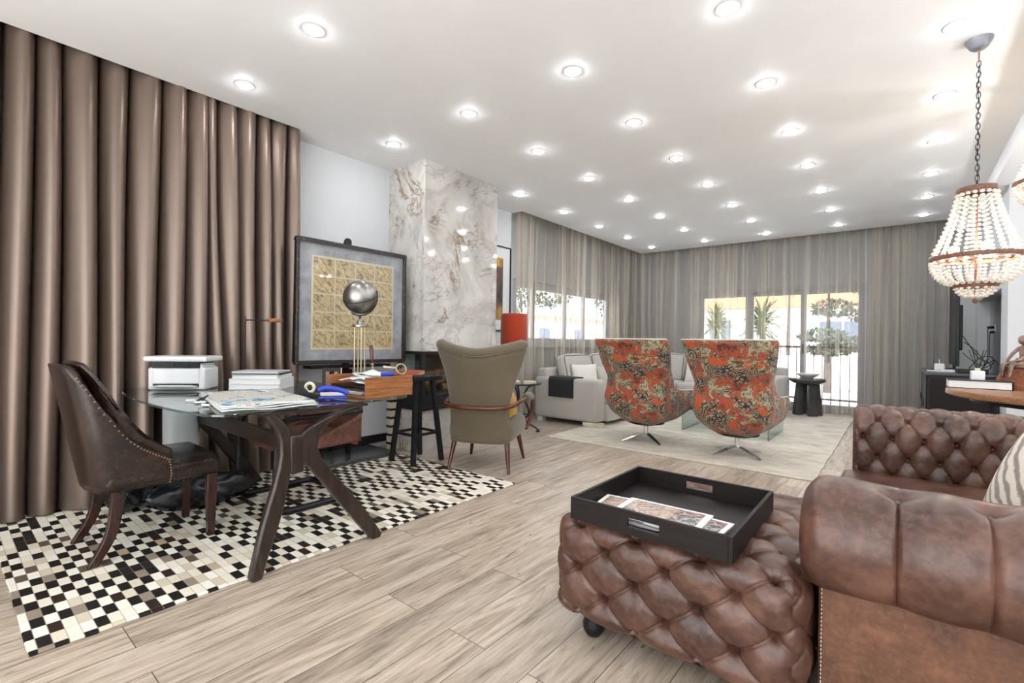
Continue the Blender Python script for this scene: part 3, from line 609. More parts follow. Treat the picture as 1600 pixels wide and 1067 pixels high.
# ================================================================== THINGS ON THE DESK
G = .771
pr_ = thing('printer', 'white laser printer standing at the left end of the glass desk', 'printer', (-3.71, 1.07, G), radians(48.7))
pr_.scale = (.91, .91, .95); R0 = MB()
R0.prism([(-.185, 0), (.185, 0), (.185, .15), (.16, .155), (.16, .185), (-.16, .185), (-.16, .155), (-.185, .15)], .23, 'y', -.1).build('body', 'white', pr_, bevel=.012)
MB().rbox((0, .015, .212), (.41, .28, .036), .012).build('scanner_lid', 'white', pr_, smooth=True)
MB().box((-.155, -.108, .150), (.155, .11, .193)).build('output_slot', 'black', pr_); MB().box((-.05, -.114, .16), (-.01, -.108, .178)).build('roller', 'blackm', pr_); MB().box((.03, -.114, .16), (.09, -.108, .176)).build('roller', 'blackm', pr_)
MB().rbox((0, -.106, .095), (.30, .012, .10), .005).build('front_door', 'white', pr_, smooth=True)
MB().box((-.14, -.16, .022), (.14, -.09, .03)).build('paper_tray', 'lgrey', pr_, bevel=.002); MB().box((-.11, -.185, .03), (.11, -.1, .033)).build('paper_sheet', 'paper', pr_); MB().box((-.15, -.101, .02), (.15, -.098, .042)).build('tray_opening', 'black', pr_)
def slab(name, label, cat, loc, d, mat, rz=0, page=None, group=None, cover=None):
    t = thing(name, label, cat, loc, rz, group)
    if page:
        MB().cbox((-.003, 0, d[2]/2), (d[0]-.008, d[1]-.01, d[2]-.004)).build('pages', page, t)
        c = MB().cbox((0, 0, .0015), (d[0], d[1], .003)).cbox((0, 0, d[2]-.0015), (d[0], d[1], .003)).cbox((d[0]/2-.001, 0, d[2]/2), (.003, d[1], d[2])); c.build('cover', mat, t)
    else: MB().cbox((0, 0, d[2]/2), d).build('body', mat, t, bevel=.002)
    return t
a = radians(44); bx, by = -3.43, 1.46
for k, (dx, dy, d, mt, pg, lb) in enumerate(((0, 0, (.33, .25, .036), 'white', 'paper', 'thick white book at the bottom of the stack on the desk'), (0, 0, (.33, .25, .034), 'white', 'paper', 'thick white book second from the bottom of the desk stack'),
        (.005, 0, (.30, .23, .026), 'paper', 'paper', 'thinner white book in the middle of the desk stack'), (0, .0, (.31, .24, .009), 'black', 'paper', 'slim black covered magazine above the white books in the desk stack'), (-.01, 0, (.30, .22, .012), 'lgrey', 'paper', 'pale grey magazine on top of the desk stack'))):
    z = G+sum((.036, .034, .026, .009)[:k])+.0005*k; slab('book', lb, 'book', (bx+dx, by+dy, z), d, mt, a+radians((0, 1, -2, 3, 1)[k]), pg, 'books stacked on the glass desk')
# newspaper
npz = thing('newspaper', 'folded newspaper lying at the near left corner of the glass desk', 'newspaper', (-2.75, 1.13, G), radians(-11))
def npf(z0, wx, wy, ph):
    return lambda u, v: ((u-.5)*wx, (v-.5)*wy, z0+.004*sin(6*u+ph)+.004*abs(v-.5)+.003*sin(9*v+ph))
for k in range(4):
    MB().grid(npf(.006+k*.006, .80-.02*k, .43-.006*k, k), 16, 10).build('page_fold', 'news' if k == 3 else 'paper', npz, smooth=True, solid=.003)
cb = tag(MB().tube(sm([(-2.66, .88, G+.008), (-2.7, .86, G+.008), (-2.78, .9, G+.012), (-2.82, .87, G+.008), (-2.9, .89, G+.01), (-2.94, .86, G+.008)]), .006, 6).build('cable', 'white', None, smooth=True), 'white charging cable bunched at the left edge of the glass desk', 'cable')
cb = tag(MB().tube(sm([(-2.84, .9, G+.008), (-2.86, .93, G+.03), (-2.9, .95, G+.03), (-2.92, .92, G+.01), (-2.88, .89, G+.008)]), .004, 6).build('cable', 'black', None, smooth=True), 'small loop of black cable beside the newspaper on the desk', 'cable')
# desk lamp
dl_ = thing('desk_lamp', 'thin black stemmed desk lamp with a round wooden head behind the printer', 'lamp', (-3.70, 1.45, G), radians(48))
MB().lathe([(.001, 0), (.075, 0), (.075, .006), (.001, .01)], n=28).build('base', 'blackm', dl_, smooth='a'); MB().tube([(0, 0, .008), (0, 0, .50)], .0045, 8).build('pole', 'blackm', dl_)
MB().tube([(-.02, 0, .475), (.17, 0, .475)], .004, 8).build('arm', 'blackm', dl_); MB().lathe([(.001, .463), (.05, .463), (.054, .468), (.054, .484), (.05, .489), (.001, .489)], (.20, 0, 0), 28).build('lamp_head', 'teak', dl_, smooth='a'); MB().tube([(0, -.012, .475), (0, .012, .475)], .009, 10).build('joint', 'blackm', dl_)
# wooden letter tray
lt = thing('letter_tray', 'open wooden letter tray full of papers at the right end of the desk', 'tray', (-2.60, 1.77, G))
m = MB().box((-.20, -.17, 0), (.20, .17, .010)).build('bottom', 'teak', lt)
MB().box((.188, -.17, .01), (.20, .17, .122)).build('side_panel', 'teak', lt, bevel=.001); MB().box((-.20, -.17, .01), (-.188, .17, .122)).build('side_panel', 'teak', lt, bevel=.001)
MB().box((-.188, .158, .01), (.188, .17, .122)).build('back_panel', 'teak', lt, bevel=.001); MB().box((-.188, -.165, .058), (.188, .158, .064)).build('shelf', 'stainw', lt)
rn = random.Random(2)
for k in range(9):
    w, h = rn.uniform(.12, .2), rn.uniform(.10, .2); R = Matrix.Rotation(rn.uniform(-.6, .6), 3, 'Z') @ Matrix.Rotation(rn.uniform(-.12, .12), 3, 'X')
    o = MB().grid(lambda u, v: tuple(R @ Vector(((u-.5)*w, (v-.5)*h, .008*sin(5*u+k)+.006*cos(4*v+k)))), 6, 6).build('paper', 'paper', None, smooth=True, solid=.0015)
    o.location = (-2.60+rn.uniform(-.06, .06), 1.74+rn.uniform(-.04, .03), G+.078+.0065*k)
    tag(o, 'crumpled white sheet in the wooden letter tray, %s of the paper heap' % ['at the very bottom', 'second from the bottom', 'third from the bottom', 'fourth from the bottom', 'in the middle', 'fourth from the top', 'third from the top', 'second from the top', 'on top'][k], 'paper', 'papers heaped in the letter tray')
for k in range(3):
    o = MB().cbox((0, 0, 0), (.26, .2, .004)).build('envelope', 'bone' if k == 1 else 'paper', None); o.location = (-2.62, 1.73-.008*k, G+.014+.007*k); o.rotation_euler = (0, 0, .06*k)
    tag(o, ['tan envelope at the bottom of the lower shelf of the letter tray', 'ivory envelope between two others on the lower shelf of the letter tray', 'pale envelope on top on the lower shelf of the letter tray'][k], 'envelope', 'envelopes on the lower tray shelf')
tp = tag(MB().rbox((0, 0, 0), (.11, .035, .025), .008).build('marker_pack', 'blue', None, smooth=True), 'blue and white packet on top of the papers in the wooden tray', 'packet'); tp.location = (-2.50, 1.80, G+.128); tp.rotation_euler = (0, 0, 1.2)
MB().rbox((-.05, 0, 0), (.05, .037, .027), .008).build('white_end', 'paper', tp, smooth=True)
mg = thing('magnifying_glass', 'brass magnifying glass propped on the far edge of the wooden letter tray', 'magnifying glass', (-2.53, 1.95, G+.155), .9)
Rm = Matrix.Rotation(radians(68), 3, 'X') @ Matrix.Rotation(.4, 3, 'Y')
MB().tube([(.034*cos(k*pi/14), .034*sin(k*pi/14), 0) for k in range(28)], .006, 8, closed=True).xf(Rm).build('ring', 'brass', mg, smooth=True); MB().lathe([(.001, -.002), (.032, 0), (.001, .002)], n=24).xf(Rm).build('lens', 'glass', mg, smooth=True); MB().tube([(-.036, 0, 0), (-.12, 0, 0)], [.006, .008], 8).xf(Rm).build('handle', 'bone', mg, smooth=True)
ko = thing('letter_opener', 'letter opener with a reddish wooden handle standing upright in the letter tray', 'letter opener', (-2.72, 1.87, G+.06)); Rk = Matrix.Rotation(radians(-7), 3, 'Y')
MB().tube([(0, 0, .12), (0, 0, .16), (0, 0, .22), (0, 0, .25)], [.008, .012, .014, .010], 10, flat=.6).xf(Rk).build('handle', 'mahog', ko, smooth=True); MB().cbox((0, 0, .05), (.012, .003, .14)).xf(Rk).build('blade', 'chrome', ko); MB().sph((0, 0, .118), .012, 8).xf(Rk).build('collar', 'brass', ko)
sp = thing('stapler', 'bright blue stapler at the near edge of the desk left of the letter tray', 'stapler', (-2.50, 1.45, G), radians(62))
MB().rbox((0, 0, .012), (.15, .034, .014), .006).build('base', 'blue', sp, smooth=True)
MB().tube(sm([(-.08, 0, .055), (-.04, 0, .066), (.02, 0, .058), (.06, 0, .045), (.078, 0, .03)]), [.013]*4+[.016]*18+[.014]*3, 10).build('top_arm', 'blue', sp, smooth=True); MB().cbox((0, 0, .034), (.13, .014, .02)).build('staple_rail', 'chrome', sp)
td = thing('tape_dispenser', 'black tape dispenser with a pale roll of tape next to the blue stapler', 'tape dispenser', (-2.70, 1.42, G), radians(35))
MB().prism([(-.07, 0), (.07, 0), (.07, .02), (.0, .03), (-.06, .085), (-.07, .085)], .05, 'y', -.025).build('body', 'black', td, bevel=.003); MB().tube([(.0+.026*cos(k*pi/12), 0, .056+.026*sin(k*pi/12)) for k in range(24)], .010, 8, closed=True).build('tape_roll', 'bone', td, smooth=True)
pf = thing('photo_frame', 'small black photo frame with a brass edge standing behind the stapler', 'photo frame', (-2.98, 1.72, G), radians(62)); Rf = Matrix.Rotation(radians(-14), 3, 'X')
MB().cbox((0, 0, .075), (.12, .012, .15)).xf(Rf).build('frame', 'black', pf, bevel=.002); MB().cbox((0, -.007, .075), (.075, .002, .10)).xf(Rf).build('photo', 'art', pf); MB().cbox((.062, .0, .075), (.006, .022, .15)).xf(Rf).build('brass_edge', 'brass', pf); MB().cbox((0, .04, .06), (.03, .004, .12)).xf(Matrix.Rotation(radians(12), 3, 'X')).build('strut', 'black', pf)
wt = tag(MB().lathe([(.001, 0), (.022, 0), (.024, .04), (.02, .07), (.015, .085), (.001, .085)], n=16).build('small_bottle', 'bone', None, smooth='a'), 'small beige bottle between the photo frame and the letter tray', 'bottle'); wt.location = (-2.86, 1.66, G)
gs = thing('globe', 'hammered silver globe on four slender brass rods at the back of the desk', 'globe', (-2.93, 1.90, G), .5)
MB().lathe([(.001, 0), (.075, 0), (.075, .012), (.06, .02), (.001, .02)], n=32).build('base', 'silver', gs, smooth='a')
for k in range(4): A = pi/4+k*pi/2; MB().tube([(.036*cos(A), .036*sin(A), .018), (.036*cos(A), .036*sin(A), .432)], .0055, 8).build('rod', 'brass', gs, smooth='a')
MB().lathe([(.001, .43), (.05, .43), (.052, .437), (.05, .445), (.02, .45), (.015, .475), (.008, .49), (.001, .49)], n=28).build('capital', 'silver', gs, smooth='a')
MB().tube([(.128*sin(t), 0, .64-.128*cos(t)) for t in [(-.55+i*.13)*1.0 for i in range(20)]], .005, 8).build('meridian_arc', 'blackm', gs, smooth=True); MB().tube([(0, 0, .485), (0, 0, .515)], .008, 8).build('neck', 'blackm', gs)
MB().sph((0, 0, .64), .118, 36).xf(Matrix.Identity(3)).build('sphere', 'silver', gs, smooth=True); MB().tube([(.119*cos(k*pi/20), .119*sin(k*pi/20)*.9, .64+.119*sin(k*pi/20)*.43) for k in range(40)], .003, 6, closed=True).build('band', 'blackm', gs, smooth=True)
# ================================================================== DARK LEATHER CHAIR
ch = thing('dining_chair', 'dark brown leather chair with a scooped back, bronze nail trim and wooden legs', 'chair', (-3.19, .76, .010))
def se(u):   # plan position for u in -1..1 (right front, around the back, to the left front)
    a = abs(u); s = 1 if u >= 0 else -1
    if a > .55: k = (a-.55)/.45; return s*.245, -.17+.22*k
    k = a/.55*pi/2; return s*.245*sin(k)**.72, -.17-.12*cos(k)**.72
zt = [(0, .965), (.25, .96), (.38, .925), (.66, .62), (1, .485)]
zt = [(0, .967), (.15, .966), (.28, .958), (.36, .93), (.43, .875), (.49, .80), (.55, .72), (.61, .655), (.68, .60), (.76, .56), (.85, .53), (.93, .505), (1, .485)]
def shell(off, zb=.345):
    def fn(u, v):
        U = -1+2*u; x, y = se(U); top = lerp_tab(zt, abs(U)); z = zb+(top-zb)*v; k = max(0, 1-abs(U)*1.35)
        l = math.hypot(x, y+.0) or 1; lean = -.072*((z-zb)/.62)*min(1, k*2.2)-.02*(v**3); sc = 1-.10*(1-v)**2
        bulge = 1+.02*sin(pi*v)
        return (x*sc*bulge*(1-off/.25), y*sc+lean+off*(1 if abs(U) < .55 else .0), z)
    return fn
MB().grid(shell(0), 60, 16).build('backrest_shell', 'choc', ch, smooth=True, solid=.028)
def inner(u, v):
    U = (-1+2*u)*.93; x, y = se(U); top = lerp_tab(zt, abs(U)); z = .44+(top+.012-.44)*v; k = max(0, 1-abs(U)*1.35)
    p = .045*sin(pi*min(1, v*1.02))**.5*(1 if abs(U) < .6 else max(0, (1-abs(U))/.4)); roll = .022*max(0, 1-((v-.62)/.035)**2) if abs(U) < .45 else 0
    lean = -.072*((z-.345)/.62)*min(1, k*2.2)
    return (x*(1-.07-p*.9 if abs(U) > .3 else 1-.07-p*.6), y+lean+.03+(p-roll)*(1-abs(U)**2), z)
MB().grid(inner, 50, 24).build('backrest_padding', 'choc', ch, smooth=True, solid=.02)
m = MB()
def seatf(w, d, y0, z0, z1):
    return MB().rbox((0, y0, (z0+z1)/2), (w, d, z1-z0), .03, 3, .018)
seatf(.475, .50, .025, .345, .46).build('seat', 'choc', ch, smooth=True)
for s in (-1, 1):
    m = MB(); U = [i/40 for i in range(14, 41)]; sc = 1.0
    for i in U:
        p = shell(0)((1+s*i)/2, .975); m.sph((p[0]+s*.016, p[1], p[2]-.012), .0058, 6)
    for k in range(9): p = shell(0)((1+s)/2, .97-k*.11); m.sph((p[0]+s*.014, p[1]-.008, p[2]-.008), .0058, 6)
    m.build('nail_trim', 'nail', ch, smooth=True)
    MB().tube([(s*.205, .245, .345), (s*.203, .243, .2), (s*.2, .24, 0)], [.026, .022, .017], 4).build('leg', 'mahog2' if 0 else 'stainm', ch) if 0 else None
    m = MB(); m.v = []; 
    for z, h in ((0, .017), (.35, .026)):
        m.v += [(s*.205-h, .24-h, z), (s*.205+h, .24-h, z), (s*.205+h, .24+h, z), (s*.205-h, .24+h, z)]
    m.f = [(3, 2, 1, 0), (4, 5, 6, 7)]+[(i, (i+1) % 4, (i+1) % 4+4, i+4) for i in range(4)]; m.build('leg', 'redwood', ch, bevel=.003)
    P = sm([(s*.195, -.17, .36), (s*.198, -.175, .25), (s*.203, -.20, .12), (s*.21, -.265, 0)], 5); m = MB(); F = []
    for i, p in enumerate(P):
        h = .024-.006*i/len(P); m.v += [(p.x-h, p.y-h*1.1, p.z), (p.x+h, p.y-h*1.1, p.z), (p.x+h, p.y+h*1.1, p.z), (p.x-h, p.y+h*1.1, p.z)]
    n = len(P); m.f = [(0, 1, 2, 3), tuple(range(4*n-1, 4*n-5, -1))]+[(4*i+j, 4*i+(j+1) % 4, 4*i+4+(j+1) % 4, 4*i+4+j) for i in range(n-1) for j in range(4)]; m.build('leg', 'redwood', ch, bevel=.003)
# ================================================================== CANTILEVER ARMCHAIR BEHIND THE DESK
cc = thing('cantilever_chair', 'reddish brown leather armchair on a black bent tube frame, tucked behind the desk', 'chair', (-3.24, 1.64, .010))
pts = []
for s in (1, -1):
    P = [(s*.28, .30, .60), (s*.28, .05, .60), (s*.28, -.20, .60), (s*.28, -.28, .54), (s*.28, -.29, .40), (s*.28, -.29, .15), (s*.28, -.26, .04), (s*.28, -.18, .022), (s*.28, .15, .022), (s*.24, .24, .022), (0, .26, .022)]
    pts.append(P)
MB().tube(sm(pts[0]+pts[1][::-1][1:], 5), .021, 10).build('frame', 'blackm', cc, smooth=True)
MB().rbox((0, .0, .415), (.50, .50, .09), .035, 3, .02).build('seat', 'tan', cc, smooth=True)
MB().grid(lambda u, v: ((u-.5)*.5, .27+.06*v-.07*(1-(2*u-1)**4)*0+.05*(1-abs(2*u-1)**3), .36+.42*v), 16, 8).build('backrest', 'tan', cc, smooth=True, solid=.04)
for s in (-1, 1): MB().grid(lambda u, v: (s*.26, -.02+.33*u, .38+.2*v*(.3+.7*u)), 8, 6).build('side_panel', 'tan', cc, smooth=True, solid=.015); MB().rbox((s*.28, 0, .628), (.045, .32, .022), .01).build('armrest', 'tan', cc, smooth=True)
bn = tag(MB().lathe([(.001, 0), (.09, 0), (.095, .30), (.10, .62), (.097, .66), (.09, .67), (.001, .67)], n=40).build('waste_bin', 'lgrey', None, smooth='a'), 'pale grey rounded bin behind the chair beneath the glass desk', 'bin'); bn.location = (-3.68, 1.05, .011)
def lump(name, mat, loc, d, seed, label):
    rn = random.Random(seed); ph = [rn.uniform(0, 6) for _ in range(8)]
    def fn(u, v):
        a = 2*pi*u; b = pi*v; r = 1+.10*sin(3*a+ph[0])*sin(b)+.07*sin(5*a+ph[1]+3*b)*sin(b)+.05*sin(9*a+ph[2]+7*b)*sin(b)
        return (d[0]*sin(b)**.8*cos(a)*r, d[1]*sin(b)**.8*sin(a)*r, max(0, d[2]*(1-cos(b)*1.0)*.5*(1+.08*sin(4*a+ph[3])*sin(b))))
    o = MB().grid(fn, 48, 24, wrapu=True).build(name, mat, None, smooth=True); o.location = loc; return tag(o, label, 'bag')
lump('leather_bag', 'bag', (-3.505, 1.14, .011), (.065, .30, .21), 3, 'shiny black slumped bag on the rug beneath the glass desk'); lump('leather_bag', 'bag', (-3.79, .79, .011), (.13, .11, .22), 5, 'black upright bag standing behind the dark leather chair by the curtain')
# ================================================================== BLACK STOOL
sl = thing('stool', 'tall black wooden stool with splayed legs at the corner of the patchwork rug', 'stool', (-3.44, 2.84, .010))
MB().rbox((0, 0, .765), (.33, .33, .05), .014).build('seat', 'dark', sl, smooth=True)
for (sx, sy) in ((-1, -1), (1, -1), (1, 1), (-1, 1)): MB().tube([(sx*.095, sy*.095, .745), (sx*.155, sy*.165, 0)], [.026, .026], 4).build('leg', 'dark', sl)
for (a, b) in (((-.135, -.14), (.135, -.14)), ((.135, -.14), (.135, .14)), ((.135, .14), (-.135, .14)), ((-.135, .14), (-.135, -.14))): MB().tube([(a[0], a[1], .26), (b[0], b[1], .26)], .015, 4).build('stretcher', 'dark', sl)
rb_ = slab('book', 'red covered book with yellowed pages on the black stool', 'book', (-3.47, 2.78, .801), (.17, .22, .035), 'redc', radians(-60), 'yel')
# ================================================================== WING CHAIR
wc = thing('wing_chair', 'khaki velvet wing armchair with flared top and polished wooden arms, seen from behind', 'armchair', (-2.89, 3.21, 0), radians(25))
wt_ = [(.22, .262), (.35, .258), (.5, .250), (.62, .258), (.8, .30), (.95, .352), (1.06, .39), (1.14, .41)]
def wback(u, v):
    U = -1+2*u; top = 1.0+.085*abs(U)**1.7; z = .235+(top-.235)*v; w = lerp_tab(wt_, z)
    y = -.26-.16*max(0, (z-.3)/.8)**1.1 + .05*abs(U)**2.2*(1+2.6*max(0, min(1, (z-.5)/.4)))
    return (w*U, y+.02*v**6, z)
MB().grid(wback, 26, 18).build('backrest', 'khaki', wc, smooth=True, solid=.085, sub=1)
def edgept(k):
    if k < 1: p = wback(0, k)
    elif k < 2: p = wback(k-1, 1)
    else: p = wback(1, 3-k)
    return (p[0]*.985, p[1]-.046, p[2]+(0 if not 1 <= k <= 2 else -.018))
MB().tube([edgept(k/24) for k in range(4, 69)], .005, 6).build('piping', 'pipe', wc, smooth=True)
MB().rbox((0, .03, .34), (.56, .62, .20), .07, 4, .025).build('seat', 'khaki', wc, smooth=True)
rp = [wback(i/30, 1) for i in range(31)]; MB().tube([(p[0]*1.0, p[1]-.002, p[2]+.008) for p in rp], [.030]+[.048]*29+[.030], 14).build('top_roll', 'khaki', wc, smooth=True)
m = MB(); MB().tube(sm([(-.34, .26, .585), (-.345, .10, .615), (-.335, -.12, .60), (-.29, -.32, .575), (-.16, -.392, .562), (0, -.408, .56), (.16, -.392, .562), (.29, -.32, .575), (.335, -.12, .60), (.345, .10, .615), (.34, .26, .585)], 6), .019, 12).build('arm_rail', 'mahog', wc, smooth=True)
for s in (-1, 1):
    MB().tube(sm([(s*.34, .255, .59), (s*.34, .315, .55), (s*.335, .335, .47), (s*.315, .32, .36), (s*.285, .27, .29)], 5), [.018]*21, 10).build('arm_support', 'mahog', wc, smooth=True)
    MB().tube(sm([(s*.343, .0, .618), (s*.343, .10, .625), (s*.342, .19, .615), (s*.34, .265, .59)], 4), [.020]+[.033]*11+[.022], 12).build('arm_pad', 'khaki', wc, smooth=True)
    MB().tube([(s*.235, -.22, .26), (s*.27, -.285, 0)], [.024, .012], 12).build('leg', 'mahog', wc, smooth='a'); MB().tube([(s*.22, .24, .26), (s*.265, .30, 0)], [.024, .012], 12).build('leg', 'mahog', wc, smooth='a')
def cushion(name, mat, loc, d, rot, label, cat='cushion', piping=None, group=None, stripes=None):
    def side(sg):
        def fn(u, v):
            a, b = 2*u-1, 2*v-1; k = (max(0, 1-a**2)*max(0, 1-b**2))**.45; pin = 1-.08*(1-abs(b)**2)*abs(a)**3; pin2 = 1-.08*(1-abs(a)**2)*abs(b)**3
            return (a*d[0]/2*pin, b*d[1]/2*pin2, sg*d[2]/2*k)
        return fn
    m = MB().grid(side(1), 18, 18).grid(side(-1), 18, 18, True); o = m.build(name, mat, None, smooth=True); o.location = loc; o.rotation_euler = [radians(x) for x in rot]; tag(o, label, cat, group)
    if piping:
        E_ = [side(1)(t, 0) for t in [i/12 for i in range(12)]]+[side(1)(1, i/12) for i in range(12)]+[side(1)(1-i/12, 1) for i in range(12)]+[side(1)(0, 1-i/12) for i in range(12)]
        MB().tube(E_, .005, 6, closed=True).build('piping', piping, o, smooth=True)
    return o
wm = Matrix.Rotation(radians(25), 3, 'Z')
pz = wm @ Vector((.21, -.04, 0)); o = cushion('throw_cushion', 'mustard', (-2.89+pz.x, 3.21+pz.y, .56), (.24, .24, .12), (78, 0, 115), 'mustard yellow tasselled cushion on the seat of the khaki wing chair')
MB().tube([(.12, -.12, 0), (.15, -.16, -.01)], [.004, .016], 8).build('tassel', 'mustard', o); MB().tube([(-.12, -.12, 0), (-.15, -.16, -.01)], [.004, .016], 8).build('tassel', 'mustard', o)
# ================================================================== FLORAL SWIVEL CHAIRS
sc = thing('swivel_chair', 'orange floral wingback swivel chair on the right, nearer the side table', 'armchair', (-1.265, 5.17, .012), radians(-2), 'floral swivel chairs')
tp_ = [(0, 1.14), (.43, 1.14), (.455, 1.12), (.48, 1.02), (.51, .88), (.545, .76), (.59, .67), (.65, .615), (.75, .585), (1, .575)]
sc_t = [(.20, .30), (.27, .62), (.36, .85), (.50, .97), (.60, .91), (.72, .86), (.9, 1.0), (1.14, 1.14)]
def plan(u):
    a = abs(u); s = 1 if u >= 0 else -1
    if a > .5: k = (a-.5)/.5; return s*(.375+.015*k), -.20+.58*k
    k = a/.5*pi/2; return s*.375*sin(k)**.62, -.20-.20*cos(k)**.62
def scsh(u, v, inn=0):
    U = -1+2*u; x, y = plan(U); top = lerp_tab(tp_, abs(U)); zb = .20+(.05*abs(U)**2 if 1 else 0); z = zb+(top-zb)*v; s = lerp_tab(sc_t, z)
    lean = -.10*max(0, (z-.45)/.7)*max(0, 1-abs(U)*.8)+.03
    return (x*s, y*s+lean-.02, z)
MB().grid(lambda u, v: scsh(u, v), 90, 26).build('shell', 'floral', sc, smooth=True, solid=.045)
E_ = [(lambda p: (p[0]*1.03, p[1]*1.03-(.006 if abs(-1+2*i/160) < .5 else 0), p[2]+.006))(scsh(i/160, 1)) for i in range(161)]; MB().tube(E_, .0055, 6).build('piping', 'cushw', sc, smooth=True)
MB().grid(lambda u, v: (lambda p: (p[0]*.86, p[1]*.80+.05+.02*sin(pi*v), .46+(p[2]-.2)*.72))(scsh(.22+.56*u, v)), 24, 12).build('back_padding', 'floral', sc, smooth=True, solid=.07)
MB().rbox((0, .06, .42), (.60, .60, .13), .05, 4, .02).build('seat_cushion', 'floral', sc, smooth=True)
MB().lathe([(.001, .195), (.2, .20), (.2, .215), (.001, .215)], n=24).build('seat_plate', 'blackm', sc, smooth='a')
MB().lathe([(.001, .06), (.026, .06), (.026, .16), (.018, .165), (.018, .2), (.001, .2)], n=20).build('post', 'chrome', sc, smooth='a')
for k in range(4):
    A = pi/4+k*pi/2+.25; c_, s_ = cos(A), sin(A); m = MB(); P = [(.0, .085, .03), (.12, .06, .026), (.22, .03, .02), (.30, .006, .012)]
    for (r, z, w) in P: m.v += [(r*c_-w*s_, r*s_+w*c_, z), (r*c_+w*s_, r*s_-w*c_, z), (r*c_+w*s_, r*s_-w*c_, z-.007), (r*c_-w*s_, r*s_+w*c_, z-.007)]
    m.f = [(0, 1, 2, 3), (15, 14, 13, 12)]+[(4*i+j, 4*i+(j+1) % 4, 4*i+4+(j+1) % 4, 4*i+4+j) for i in range(3) for j in range(4)]; m.build('foot_blade', 'chrome', sc, bevel=.001)
copy_tree(sc, (-2.235, 5.17, .012), radians(-6), 'orange floral wingback swivel chair on the left, in front of the grey sofa')
# ================================================================== COFFEE TABLE (clear glass)
ct = thing('coffee_table', 'low clear glass coffee table half hidden behind the floral chairs', 'table', (-1.65, 6.5, .012))
MB().box((-.5, -.45, .34), (.5, .45, .355)).build('tabletop', 'tglass', ct, bevel=.002); MB().box((-.5, -.43, 0), (-.485, .43, .34)).build('side_panel', 'tglass', ct); MB().box((.485, -.43, 0), (.5, .43, .34)).build('side_panel', 'tglass', ct)
# ================================================================== GREY CORNER SOFA
sf = thing('corner_sofa', 'large light grey L shaped corner sofa along the sheer curtains', 'sofa', (0, 0, 0))
g = lambda c0, c1, nm, r=.03, puff=0, mat='greyfab', n=3: MB().rbox([(c0[i]+c1[i])/2 for i in range(3)], [c1[i]-c0[i] for i in range(3)], r, n, puff).build(nm, mat, sf, smooth=True)
g((-4.04, 5.45, .06), (-3.03, 5.70, .62), 'arm', .05); g((-1.62, 8.02, .06), (-1.40, 8.95, .62), 'arm', .05)
g((-4.02, 5.68, .06), (-2.98, 8.98, .29), 'base', .03); g((-3.0, 8.02, .06), (-1.60, 8.98, .29), 'base', .03)
for k in range(3): a = 5.71+k*.77; g((-3.72, a, .285), (-2.94, a+.765, .45), 'seat_cushion', .04, .015)
g((-3.72, 8.03, .285), (-2.94, 8.6, .45), 'seat_cushion', .04, .015); g((-2.93, 7.98, .285), (-2.28, 8.62, .45), 'seat_cushion', .04, .015); g((-2.27, 7.98, .285), (-1.63, 8.62, .45), 'seat_cushion', .04, .015)
g((-4.03, 5.5, .28), (-3.86, 8.98, .74), 'back_frame', .04); g((-4.0, 8.80, .28), (-1.42, 8.97, .74), 'back_frame', .04)
def bcush(c, d, rx, rz):
    R = Matrix.Rotation(radians(rz), 3, 'Z') @ Matrix.Rotation(radians(rx), 3, 'X')
    o = MB().rbox(c, d, .05, 4, .03, R).build('back_cushion', 'greyfab', sf, smooth=True)
    for s in (-1, 1):
        w, h = d[0]/2-.012, d[2]/2-.012; P = [tuple(R @ Vector((x, s*(d[1]/2-.012), z))+Vector(c)) for x, z in ((-w+.03, -h), (w-.03, -h), (w, -h+.03), (w, h-.03), (w-.03, h), (-w+.03, h), (-w, h-.03), (-w, -h+.03))]
        MB().tube(P, .007, 6, closed=True).build('piping', 'choc' if 0 else 'pipe', o, smooth=True)
for k in range(3): bcush((-3.74, 6.10+k*.78, .67), (.76, .17, .50), -14, 90)
bcush((-2.62, 8.68, .67), (.66, .17, .50), -14, 0); bcush((-1.95, 8.68, .67), (.64, .17, .50), -14, 0); bcush((-3.38, 8.68, .67), (.7, .17, .50), -14, 0)
for (x, y) in ((-3.95, 5.52), (-3.05, 5.52), (-3.06, 7.9), (-1.5, 8.1), (-1.5, 8.85)): MB().box((x-.045, y-.045, .0125 if x > -3.2 else 0), (x+.045, y+.045, .06)).build('foot', 'lgrey', sf)
MB().box((-3.24, 5.46, .013), (-2.97, 5.55, .062)).build('foot', 'bone', sf)
rn_ = tag(MB().grid(lambda u, v: (-3.78+.40*u, [5.44, 5.44, 5.46, 5.58, 5.69, 5.71][min(5, int(v*5+.001))], [.36, .60, .633, .633, .633, .60][min(5, int(v*5+.001))]), 2, 5).build('arm_tray', 'runner', None, solid=.008), 'black slatted armrest mat draped over the grey sofa arm', 'armrest mat')
m = MB()
for k in range(14): m.box((-3.78, 5.430, .365+k*.017), (-3.38, 5.438, .377+k*.017))
m.build('slat', 'runner', rn_)
cushion('throw_cushion', 'cushw', (-3.50, 5.95, .60), (.42, .42, .13), (76, 0, 60), 'white patterned cushion leaning at the near end of the grey sofa', piping='greyfab', group='cushions on the grey sofa')
cushion('throw_cushion', 'greyfab', (-3.38, 6.35, .58), (.40, .40, .13), (70, 0, 80), 'light grey cushion behind the white one on the grey sofa', piping='greyfab', group='cushions on the grey sofa')
cushion('throw_cushion', 'dcush', (-2.40, 8.40, .65), (.40, .40, .14), (78, 0, 8), 'charcoal satin cushion against the far back of the grey sofa', group='cushions on the grey sofa')
